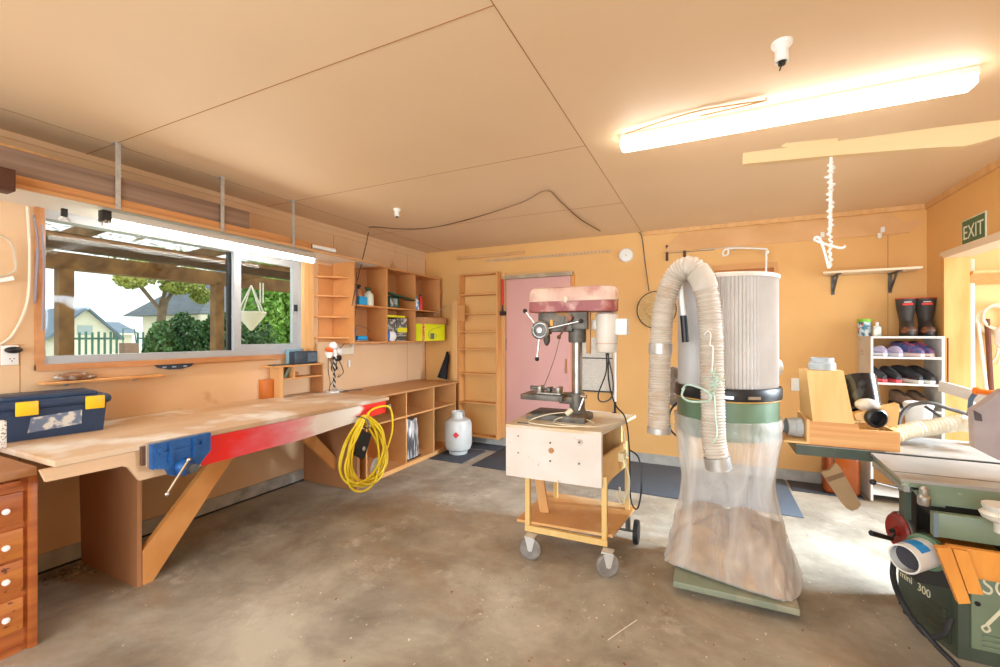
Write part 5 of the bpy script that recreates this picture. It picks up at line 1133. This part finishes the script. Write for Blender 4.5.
B().cyl(kn, ke, .005, n=12).cyl(ke, ke + Vector((.04, 0, -.003)), .009).ob('clamp_lever', STEEL, cm)
B().ell(kn, .012).ob('lever_knob', BLK, cm)
v0 = W(924, 505, Y=2.12)
B().lathe([(.016, 0), (.019, .005), (.019, .03), (.012, .038), (.014, .045), (.014, .06), (.006, .068), (.0005, .07)], v0, (0, 0, 1), 20).ob('silver_nut', STEEL, cm)
B().prism([(.70, .735), (.79, .745), (.79, .684), (.735, .684)], 'xz', 2.17, 2.20).ob('green_bracket', MG2, cm)
B().box(.80, 2.20, .683, .81, 2.3, .75).ob('red_brown_bracket', mat('oxide', '7A4A34', rough=.6), cm)
B().box(.727, 2.085, .60, 1.5, 2.115, .686, bev=.004).box(.95, 2.115, .60, 1.5, 2.32, .62).ob('lower_table', MG2, cm)
B().box(.727, 2.082, .60, .74, 2.085, .686).ob('grey_end_strip', mat('blue_grey_strip', '66757C', rough=.5), cm)
v1 = W(997, 520, Y=2.0)
B().lathe([(.022, 0), (.022, .03), (.05, .045), (.056, .06), (.045, .07), (.05, .082), (.05, .09), (.001, .09)], v1 + Vector((.015, 0, -.04)), (0, 0, 1), 28).ob('clamp_pad', mat('pad_cream', 'DCD8CC', rough=.4, metal=.3), cm)
# handwheel
hwc = Vector((.735, 2.40, .50)); 
hwc = W(899, 531, Y=2.34)
HWR = mat('dark_red_wheel', '7E1E18', '8E2A20', rough=.4, scale=20)
ax = Vector((-1, -.25, 0)).normalized()
B().lathe([(.001, -.006), (.04, -.004), (.062, -.008), (.07, -.004), (.072, .004), (.066, .012), (.05, .006), (.02, .008), (.018, .02), (.001, .022)], hwc, ax, 36).ob('handwheel', HWR, cm)
B().lathe([(.073, -.008), (.078, -.004), (.078, .006), (.073, .010)], hwc - ax * .01, ax, 36, cap=False).cyl(hwc - ax * .09, hwc, .014).ob('wheel_rim', IRON, cm)
B().cyl(hwc + ax * .02, hwc + ax * .02 + Vector((-.005, -.005, -.003)), .012).beam(hwc + ax * .015, W(892, 537, Y=2.32), .01, .01).cyl(W(892, 539, Y=2.30), W(871, 533, Y=2.25), .0085, .011).ob('crank_handle', BLK, cm)
# orange ply chute with pvc pipe
oc = thing('orange_ply_chute', 'orange plywood dust chute below the planer table', 'chute', (.85, 2.1, .3))
OP = mat('orange_plywood', 'E0963E', 'CE8230', rough=.5, scale=5, stretch=(3, 1, .6), c3='8C5A2A', s3=20, lo3=.66, hi3=.70)
B().box(.745, 2.03, .505, 1.5, 2.05, .595).ob('front_board', OP, oc)
B().prism([(.712, .585), (.750, .592), (.800, .415), (.770, .405)], 'xz', 2.02, 2.045).ob('slanted_board', OP, oc)
B().prism([(.752, .592), (.79, .592), (.828, .455), (.792, .45)], 'xz', 2.012, 2.03).ob('slanted_board', OP, oc)
B().box(.78, 2.05, .49, 1.5, 2.4, .50).ob('bottom_board', OP, oc)
pp = thing('pvc_pipe', 'white pvc dust pipe end with a blue label', 'pipe', (.66, 2.12, .44))
pa = W(904, 559, Y=2.06); pdv = Vector((.74, .66, .08)).normalized()
PV = mat('white_pvc', 'D9D6D0', rough=.3)
B().lathe([(.045, 0), (.051, 0), (.051, .02), (.051, .11), (.046, .11), (.044, .02)], pa, pdv, 40, cap=False).ob('pipe_end', PV, pp)
b = B(); q_ = pdv.to_track_quat('Z', 'Y').to_matrix(); rgs = []
for t in (.028, .075):
    rgs.append([pa + q_ @ Vector((r * math.cos(a), r * math.sin(a), t)) for r, a in [(.0518, math.radians(15 + 9 * i)) for i in range(15)] + [(.0508, math.radians(15 + 9 * i)) for i in range(14, -1, -1)]])
b.loft(rgs); b.ob('blue_label', mat('label_blue', '2E86C4', rough=.4), pp)
B().lathe([(.001, .03), (.0445, .03), (.001, .031)], pa, pdv, 30).ob('dark_inside', mat('pipe_inside_shade', '3C3A40', rough=.8), pp)  # dark disc across the bore, painted as the shade inside the pipe
B().lathe([(.052, .11), (.064, .112), (.064, .13), (.052, .132)], pa, pdv, 40).ob('green_flange', GREENM, pp)
tag(B().tube([W(896, 550, Y=2.35), W(893, 575, Y=2.40), W(901, 600, Y=2.42), W(915, 622, Y=2.38), W(930, 637, Y=2.34), W(944, 633, Y=2.32), W(951, 618, Y=2.33)], .011, sub=8).tube([W(918, 624, Y=2.36), W(936, 645, Y=2.32), W(952, 661, Y=2.28), W(962, 672, Y=2.26)], .010).ob('black_cable', BLACK), 'thick black cable sagging round the machine base', 'cable')

# ply chute box on rear table
CY_ = 2.62
def Q2(px, py, y=CY_): p = W(px, py, Y=y); return (p.x, p.z)
cb = thing('dust_hood', 'plywood dust hood box with tapered tower and grey pipe collars', 'dust hood', (.6, 2.7, TZ))
gz = TZ
B().prism([(.452, gz), (.80, gz), (.80, gz + .092), (.648, gz + .092), (.646, gz + .115), (.452, gz + .115)], 'xz', CY_ + .005, CY_ + .02).ob('front_board', PLYX, cb)
B().box(.44, CY_ + .005, gz, .452, CY_ + .26, gz + .125).box(.452, CY_ + .24, gz, .80, CY_ + .26, gz + .09).box(.79, CY_ + .02, gz, .80, CY_ + .24, gz + .09).ob('side_board', PLY, cb)
B().box(.345, CY_ - .0, gz - .012 + .013, .44, CY_ + .2, gz + .012).ob('base_board', PLY, cb)
x0, z0 = Q2(813, 418); x1, _ = Q2(855, 419); xt0, zt = Q2(809, 371); xt1, _ = Q2(847, 371)
b = B().loft([[(x0, CY_ + .004, gz + .116), (x1, CY_ + .004, gz + .116), (x1, CY_ + .21, gz + .116), (x0 - .02, CY_ + .21, gz + .116)], [(xt0, CY_ + .06, zt), (xt1, CY_ + .06, zt), (xt1, CY_ + .18, zt), (xt0 - .015, CY_ + .18, zt)]]); b.ob('tapered_tower', PLY, cb)
GPV = mat('grey_pvc', 'B4B8B8', rough=.3)
cxx = (xt0 + xt1) / 2
B().lathe([(.052, 0), (.058, .002), (.058, .035), (.05, .042), (.05, .062), (.045, .062), (.044, .01)], (cxx, CY_ + .12, zt), n=40, cap=False).ob('top_collar', mat('pale_grey_pvc', 'A9AFB1', rough=.35), cb)
B().lathe([(.038, .06), (.045, .06), (.045, .03), (.05, .026), (.05, -.005), (.04, -.005), (.037, .02)], (.425, CY_ + .10, gz + .065), (-1, -.15, 0), 40, cap=False).lathe([(.001, .0), (.037, .0), (.001, .001)], (.425, CY_ + .10, gz + .065), (-1, 0, 0), 24).ob('side_collar', GPV, cb)
# black bucket, dome, wedge, ring
bk = thing('visor', 'glossy black curved visor leaning on the plywood hood', 'visor', (.74, 2.78, gz + .15))
b0 = W(864, 402, Y=2.80); b1 = W(859, 378, Y=2.84)
B().lathe([(.055, 0), (.072, .02), (.080, .15), (.082, .17), (.078, .17), (.070, .03), (.05, .01)], b0 + Vector((.0, 0, -.04)), (b1 - b0).normalized() + Vector((0, .1, 0)), 40, cap=False).ob('visor_shell', mat('glossy_black', '17191C', '34383C', rough=.15, scale=14, lo=.55, hi=.62), bk)
tag(B().ell(W(867, 405, Y=2.74), (.05, .04, .032)).ob('white_dome', mat('dusty_white', 'CFC8BE', 'A39C92', rough=.5, scale=12)), 'dusty white dome shape beneath the black visor', 'cover')
wd = W(877, 412, Y=2.72)
tag(B().prism([Q2(854, 414, 2.70), Q2(899, 404, 2.70), Q2(900, 408, 2.70), Q2(897, 428, 2.70), Q2(856, 420, 2.70)], 'xz', 2.70, 2.76).ob('timber_wedge', PLY), 'pale timber wedge lying in the plywood hood', 'wedge')
rcn = W(876, 418, Y=2.665)
tag(B().lathe([(.036, -.02), (.041, -.02), (.046, .0), (.046, .012), (.038, .018), (.034, .01)], rcn, (.35, -1, -.1), 32, cap=False).lathe([(.001, -.015), (.034, -.015), (.001, -.014)], rcn, (.35, -1, -.1), 24).ob('black_ring', BLK), 'black ring fitting lying in front of the timber wedge', 'ring')
# flexible hose on the rear table
th_ = thing('white_flex_hose', 'cream ribbed hose lying across the back of the machine table', 'hose', (1.0, 2.8, gz))
hh_ = [W(893, 436, Y=2.82), W(908, 431, Y=2.84), W(925, 428, Y=2.86), W(945, 425, Y=2.88), W(962, 423, Y=2.90), W(980, 428, Y=2.84), W(998, 436, Y=2.78)]
P = smooth(hh_, 90); Q = [P[0]]
for p in P[1:]:
    if (p - Q[-1]).length > .0034: Q.append(p)
B().tube([p + Vector((0, 0, .0)) for p in Q], lambda a, t: .036 + .004 * math.sin(a * 2 * PI / .0155), n=24, sub=1).ob('ribbed_tube', mat('cream_hose', 'E8DFCC', 'DCCFB6', rough=.5, scale=5), th_, ang=70)
# saw guard etc.
SG = mat('mauve_grey_guard', 'A89C9C', '9C9090', rough=.4, scale=8)
gd = thing('saw_guard', 'grey metal saw guard cover at the right edge of the table', 'guard', (.95, 2.3, gz))
gq = lambda px, py: Q2(px, py, 2.30)
B().prism([gq(973, 410), gq(985, 403), gq(1003, 390), gq(1030, 385), gq(1030, 472), gq(1003, 462), gq(975, 448)], 'xz', 2.30, 2.34).ob('plate', SG, gd)
B().prism([gq(973, 410), gq(980, 414), gq(981, 421), gq(975, 420)], 'xz', 2.29, 2.30).ob('folded_tab', mat('tab_dark', '4E4648', rough=.5), gd)
tag(B().cyl(W(976, 391, Y=2.6), W(999, 394, Y=2.6), .012).cyl(W(974, 391, Y=2.6), W(978, 391, Y=2.6), .016).ob('soldering_iron', mat('orange_grip', 'EE7A1C', rough=.4)), 'orange handled tool above the grey saw guard', 'tool')
tag(B().tube([W(976, 393, Y=2.61), W(971, 400, Y=2.61), W(970, 415, Y=2.61)], .009).ob('blue_hose', mat('steel_blue_rubber', '4A6078', rough=.5)), 'short dark blue hose curving down from the orange handle', 'hose')
tag(B().tube([W(898, 428, Y=2.95), W(901, 415, Y=2.97), W(912, 405, Y=3.0), W(930, 403, Y=3.0), W(950, 409, Y=3.0), W(975, 416, Y=3.0), W(1010, 424, Y=3.0)], .010).tube([W(925, 406, Y=3.02), W(935, 413, Y=3.0), W(945, 421, Y=2.98)], .008).ob('grey_cable', mat('dark_grey_cable', '4E4A48', rough=.5)), 'dark grey cable arching over the white tub', 'cable')
wt = thing('white_tub', 'small white plastic tub under the arching grey cable', 'tub', (1.05, 3.0, gz))
c0 = W(918, 424, Y=3.1)
B().lathe([(.05, 0), (.058, .09), (.062, .095), (.062, .11), (.055, .118), (.001, .12)], (c0.x, c0.y, c0.z), n=36).ob('tub', WPLAS, wt)
tag(B().beam(W(940, 386, Y=4.2), W(1005, 404, Y=3.75), .02, .075).ob('white_batten', WHITE), 'white painted batten slanting in front of the door jamb', 'batten')
tag(B().box(1.18, 2.93, gz + .001, 1.33, 3.0, gz + .03, bev=.002).ob('timber_scrap', PINE), 'small pine offcut on the rear machine table', 'offcut')

# paddle and brown can
pdl = thing('push_paddle', 'brown wooden paddle with rounded end hanging below the beam', 'paddle', (.56, 2.58, .5))
PB = mat('paddle_wood', 'A8875E', '97754E', rough=.5, scale=6, stretch=(1, 1, 1), c3='8A6238', s3=6)
PQ = lambda px, py: Q2(px, py, 2.57)
pol = [PQ(821, 472), PQ(830, 470), PQ(836, 463), PQ(840, 467), PQ(859, 500), PQ(861, 505), PQ(858, 509), PQ(852, 511), PQ(846, 508), PQ(841, 502)]
B().prism(pol, 'xz', 2.57, 2.59).ob('blade', PB, pdl)
B().prism([PQ(825, 478), PQ(843, 472), PQ(845, 476), PQ(828, 482)], 'xz', 2.567, 2.57).ob('worn_band', mat('band_brown', '7A5632', rough=.6), pdl)
B().cyl((PQ(836, 463)[0], 2.60, PQ(836, 466)[1]), (PQ(836, 463)[0], 2.64, PQ(836, 455)[1] + .01), .004).ob('peg', IRON, pdl)
jc = thing('brown_case', 'glossy orange brown rounded case standing by the shoe shelf', 'case', (1.0, 4.5, 0))
B().box(.86, 4.42, .009, 1.11, 4.56, .345, bev=.045, seg=4).ob('body', mat('brown_gloss', '93430F', '803A12', rough=.2, scale=5), jc)
B().tube([(.93, 4.49, .34), (.94, 4.49, .375), (1.03, 4.49, .375), (1.04, 4.49, .34)], .009).ob('handle', BLK, jc)

# ------------------------------------------------------------------ shoe shelf
ss = thing('shoe_shelf', 'white open shelf of shoes in the right back corner', 'shelf', (1.38, 4.57, 0))
sx0, sx1, sy0, sy1 = 1.16, 1.598, 4.40, YB - .016
SW = mat('white_board', 'E6E2DC', 'DDD8D0', rough=.5, scale=5)
B().box(sx0, sy0, .01, sx0 + .016, sy1, 1.30).ob('side_board', SW, ss); B().box(sx1 - .016, sy0, .01, sx1, sy1, 1.30).ob('side_board', SW, ss)
LV = [1.30, 1.14, .935, .73, .52, .31, .06]
for z in LV: B().box(sx0 + (.016 if z < 1.2 else 0), sy0 - (.004 if z > 1.2 else 0), z, sx1 - (.016 if z < 1.2 else 0), sy1, z + .016).ob('shelf_board', SW, ss)
B().box(sx0 + .016, sy1 - .006, .02, sx1 - .016, sy1, 1.30).ob('back_board', mat('shoe_back', 'D89A58', rough=.6), ss)
def shoe(name, lab, x, y, z, yaw, L_, w, mu, ms, hi=.085, low=False, group=None, laces=None, cat='shoe', label_m=None):
    """a shoe whose toe points along -Y before the yaw"""
    t = thing(name, lab, cat, (0, 0, 0), group)
    def ring(s, k, z0, z1, n=16, pw=.8):
        wd_ = w * (.36 + .16 * math.sin(min(1, s * 1.15) * PI) + .0) * k
        if s > .9: wd_ *= 1 - (s - .9) * 5.5
        if s < .08: wd_ *= .75 + s * 3
        r_ = []
        for j in range(n):
            a = 2 * PI * j / n; ca, sa = math.cos(a), math.sin(a)
            r_.append((wd_ * abs(ca) ** pw * (1 if ca > 0 else -1), L_ / 2 - s * L_, (z0 + z1) / 2 + (z1 - z0) / 2 * abs(sa) ** pw * (1 if sa > 0 else -1)))
        return r_
    N_ = 14
    B().loft([ring(i / N_, 1.12, .0, .034 + .006 * math.cos(i / N_ * PI), pw=.5) for i in range(N_ + 1)]).ob('sole', ms, t)
    def top(s):
        if low: return .03 + (.055 * math.exp(-((s - .75) / .22) ** 2) if s > .35 else .02)
        return .03 + hi * (1 - .12 * s) * (1 if s < .35 else max(.0, 1 - ((s - .35) / .65) ** 1.25 * .62)) * (1 if s < .95 else .75)
    B().loft([ring(i / N_, .98, .022, max(.045, top(i / N_))) for i in range(N_ + 1)]).ob('upper', mu, t)
    B().ell((0, L_ * .28, top(.25) - .003), (w * .27, L_ * .17, .012 if not low else .004)).ob('collar_opening', BLK if not low else mat('slipper_inside', '8F86A0', rough=.9), t)
    if laces:
        b = B()
        for k in range(4):
            s = .42 + .09 * k; yy = L_ / 2 - s * L_; zz = top(s) + .002
            b.tube([(-w * .22, yy, zz - .012), (0, yy - .004, zz + .004), (w * .22, yy + .004, zz - .012)], .004, n=6, sub=4)
        b.ob('laces', laces, t)
    t.location = (x, y, z); t.rotation_euler = (0, 0, yaw); return t
LILAC = mat('lilac_fleece', 'A79BB4', 'B6AAC2', rough=.9, scale=40); LWS = mat('pale_sole', 'D9D4DC', rough=.6)
NAVYS = mat('navy_mesh_shoe', '4A5C94', 'A0647E', rough=.7, scale=30, lo=.45, hi=.6); PKS = mat('pink_white_sole', 'EFD6D2', rough=.5); PKL = mat('pink_laces', 'E0607A', rough=.7)
BKS = mat('black_shoe', '26262A', '3A3A40', rough=.6, scale=25); RDS = mat('coral_sole', 'E4505A', rough=.5); WTS = mat('white_sole', 'ECEDE8', rough=.45)
BRS = mat('brown_leather_shoe', '6E5646', '8A6C54', rough=.6, scale=20)
sh1 = LV[1] + .0165; sh2 = LV[2] + .0165; sh3 = LV[3] + .0165
shoe('slipper', 'lilac slipper at the left end of the top shoe row', 1.222, 4.54, sh1, .35, .23, .088, LILAC, LWS, low=True, group='lilac slippers')
shoe('slipper', 'lilac slipper second from left in the top shoe row', 1.315, 4.54, sh1, .35, .23, .088, LILAC, LWS, low=True, group='lilac slippers')
shoe('running_shoe', 'navy trainer with pink laces, left one of the top row pair', 1.425, 4.54, sh1, .45, .26, .085, NAVYS, PKS, laces=PKL, group='navy and pink trainers')
shoe('running_shoe', 'navy trainer with pink laces, rightmost in the top row', 1.512, 4.56, sh1, .25, .25, .085, NAVYS, PKS, laces=PKL, group='navy and pink trainers')
shoe('running_shoe', 'black shoe with coral sole at left of second shoe row', 1.225, 4.54, sh2, .2, .26, .085, BKS, RDS, laces=BLK, group='black and coral shoes')
shoe('running_shoe', 'black shoe with coral sole, second from left of second row', 1.322, 4.54, sh2, .1, .26, .085, BKS, RDS, laces=BLK, group='black and coral shoes')
shoe('running_shoe', 'black trainer with white sole, left of that pair in second row', 1.422, 4.54, sh2, .35, .27, .088, BKS, WTS, hi=.095, laces=BLK, group='black and white trainers')
shoe('running_shoe', 'black trainer with white sole, rightmost in the second row', 1.512, 4.55, sh2, .2, .27, .088, BKS, WTS, hi=.095, laces=BLK, group='black and white trainers')
shoe('leather_shoe', 'brown leather shoe in the third row, left of its pair', 1.40, 4.56, sh3, .2, .26, .085, BRS, BKS, hi=.10, laces=BLK, group='brown leather shoes')
shoe('leather_shoe', 'brown leather shoe at the right end of the third row', 1.50, 4.56, sh3, .1, .26, .085, BRS, BKS, hi=.10, laces=BLK, group='brown leather shoes')
# boots on top
def boot(x, y, z, lab):
    t = thing('rubber_boot', lab, 'boot', (0, 0, 0), 'black rubber boots with red badges')
    BM = mat('boot_rubber', '3A3634', '48423E', rough=.6, scale=12); TOE = mat('boot_toe_brown', 'A8623C', '5E4A40', rough=.5, scale=16, lo=.4, hi=.55)
    rings = []
    for z_, cy_, rx_, ry_ in ((.0, -.03, .045, .115), (.03, -.03, .047, .118), (.055, -.022, .045, .108), (.08, -.005, .042, .085), (.11, .015, .042, .060), (.15, .022, .047, .058), (.2, .022, .056, .064), (.25, .022, .062, .068), (.285, .022, .064, .07)):
        rings.append([(rx_ * math.cos(a) * (1 if math.sin(a) > -.7 else .92), cy_ + ry_ * math.sin(a), z_ + .012) for a in [2 * PI * j / 28 for j in range(28)]])
    B().loft(rings).ob('boot_shaft', BM, t)
    B().loft([[(rx_ * math.cos(a), -.03 + ry_ * math.sin(a), z_) for a in [2 * PI * j / 28 for j in range(28)]] for z_, rx_, ry_ in ((0, .049, .122), (.018, .050, .124))]).ob('sole', BLACK, t)
    B().ell((0, -.085, .045), (.046, .062, .034)).ob('toe_cap', TOE, t)
    B().lathe([(.058, .296), (.066, .296), (.067, .301), (.066, .306), (.056, .306)], (0, .022, 0), n=32).ob('red_rim', mat('boot_rim_red', 'C4502E', rough=.5), t)
    B().box(-.032, -.052, .245, .032, -.040, .262, rot=(.1, 0, 0), bev=.003).ob('red_badge', mat('badge_red', 'E2382A', rough=.4), t)
    B().box(-.022, -.052, .268, .022, -.043, .273, rot=(.1, 0, 0)).ob('white_badge_line', WPLAS, t)
    t.location = (x, y, z); t.rotation_euler = (0, 0, -.15); return t
boot(1.425, 4.55, 1.3165, 'black rubber boot with red badge, left one on top of shelf')
boot(1.548, 4.57, 1.3165, 'black rubber boot with red badge nearest the corner')
cn = thing('wipes_canister', 'printed canister with bright green lid on the shoe shelf', 'canister', (1.19, 4.6, 1.301))
p = W(866, 333, Y=4.56)
B().lathe([(.001, 0), (.044, 0), (.045, .005), (.045, .118), (.001, .119)], (p.x, 4.60, 1.3165), n=32).ob('tub', mat('printed_tub', 'D9E6EC', '3C7C94', rough=.35, scale=22, lo=.45, hi=.55, c3='C83A2E', s3=17, lo3=.60, hi3=.63), cn)
B().lathe([(.001, .118), (.047, .118), (.047, .142), (.001, .144)], (p.x, 4.60, 1.3165), n=32).ob('green_lid', mat('lime_lid', '8CCB2A', rough=.4), cn)
p = W(877, 333, Y=4.54)
bt_ = thing('sanitiser_bottle', 'small white bottle beside the green lidded canister', 'bottle', (p.x, 4.54, 1.3165))
B().box(p.x - .026, 4.525, 1.3165, p.x + .026, 4.56, 1.397, bev=.008).ob('body', mat('white_teal_label', 'EEF2F0', 'B9D9D6', rough=.35, scale=30, lo=.5, hi=.6), bt_)
B().lathe([(.016, .08), (.010, .09), (.010, .10), (.013, .10), (.013, .112), (.001, .114)], (p.x, 4.542, 1.317), n=20).ob('cap', WPLAS, bt_)

# ------------------------------------------------------------------ side room things
RP = mat('cream_rope', 'EFE6D0', 'DDD0B4', rough=.7, scale=30)
pts = []
for k in range(7):
    oy = random.uniform(-.02, .02); r1 = random.uniform(.075, .10); r2 = random.uniform(.085, .12)
    for j in range(12):
        a = 2 * PI * j / 12; pts.append((2.0 + oy + r1 * math.cos(a), YB - .03 - .005 * k, 1.46 + oy + r2 * math.sin(a)))
b = B().tube(pts, .007, n=7, sub=3)
for dx in (-.02, .0, .025): b.tube([(2.0 + dx, YB - .06, 1.38), (2.02 + dx, YB - .065, 1.2), (2.0 + dx * 2, YB - .06, 1.10)], .007, n=7)
tag(b.ob('rope_coil', RP), 'coil of cream rope hanging in the side room', 'rope')
tag(B().cyl((1.86, YB - .03, 1.92), (1.80, YB - .2, .02), .022).ob('white_pole', mat('white_pole', 'EDE6DA', rough=.5)), 'white pole leaning just inside the doorway', 'pole', 'poles leaning in the side room')
tag(B().cyl((1.90, YB - .03, 1.45), (1.93, YB - .28, .01), .012).ob('thin_white_pole', mat('white_pole', 'EDE6DA')), 'thin pale pole leaning beside the white pole', 'pole', 'poles leaning in the side room')
tag(B().cyl((1.95, YB - .04, 1.45), (1.93, YB - .2, .3), .016).ob('brown_pole', mat('brown_pole', '6E3A22', rough=.5)), 'dark red brown pole hanging below the rope coil', 'pole', 'poles leaning in the side room')
tag(B().prism([(YB, 1.80), (YB - .02, 1.72), (YB - .32, 1.78), (YB - .32, 1.80)], 'yz', 1.76, 3.2).ob('side_room_shelf', PINE), 'pine shelf high on the wall of the side room', 'shelf')
wm = thing('hanging_mask', 'white plastic mask hanging at the right edge of doorway', 'mask', (2.0, 4.5, 1.2))
p = W(1012, 337, Y=4.40)
B().lathe([(.085, 0), (.08, .05), (.04, .09), (.001, .10)], p, (-.3, -1, 0), 28, mod=lambda r, z, a: r * (1 + .25 * abs(math.sin(a)))).ob('shell', WPLAS, wm)
B().box(p.x - .03, p.y - .12, p.z - .03, p.x + .04, p.y - .07, p.z + .03, bev=.004).ob('dark_lens', mat('lens', '8E8A80', rough=.2), wm)
tag(B().cyl(W(948, 338, Y=4.406), W(948, 392, Y=4.406), .0035).ob('dark_strap', mat('brown_strap', '5A3322', rough=.6)), 'thin dark strap hanging on the pine door jamb', 'strap')

# ------------------------------------------------------------------ small litter on the floor
b = B()
for i in range(60):
    x = -3.22 + random.gauss(0, .05); y = 1.16 + random.gauss(0, .07)
    if x < XL + .02: continue
    b.box(x, y, .0005, x + random.uniform(.01, .03), y + random.uniform(.004, .012), random.uniform(.003, .012), rot=(random.uniform(-.3, .3), random.uniform(-.3, .3), random.uniform(0, 3)))
tag(b.ob('wood_litter', mat('litter_brown', '6E5A48', 'A8957C', rough=.9, scale=40)), 'small heap of dry leaves and chips by the wall under the bench', 'litter', kind='stuff')
b = B(); b.tube([W(608, 640, Z=.003), W(622, 630, Z=.003), W(637, 620, Z=.003)], .0022, n=5)
tag(b.ob('straw', mat('white_straw', 'E9E4D6', rough=.6)), 'thin white straw lying on the floor in front of the cart', 'straw')
b = B()
for i in range(220):
    x = random.uniform(-2.2, .7); y = random.uniform(1.2, 3.6)
    if random.random() < .5: x, y = random.gauss(-.4, .5), random.gauss(2.1, .5)
    r = random.uniform(.002, .007); b.box(x, y, .0004, x + r, y + r * random.uniform(.5, 2), .0025, rot=(0, 0, random.uniform(0, 3)))
tag(b.ob('wood_chips', mat('pale_chips', 'E6DCC8', '8A5A30', rough=.9, scale=3, lo=.45, hi=.55)), 'tiny wood chips scattered over the concrete floor', 'wood chips', kind='stuff')

st(B().box(XL + .012, .2, 0, XL + .016, YB - .02, .012), 'trim_11', mat('floor_gap_shadow', '2C2E30', rough=.9))  # dark strip painted as the shadow line of the gap under the upstand
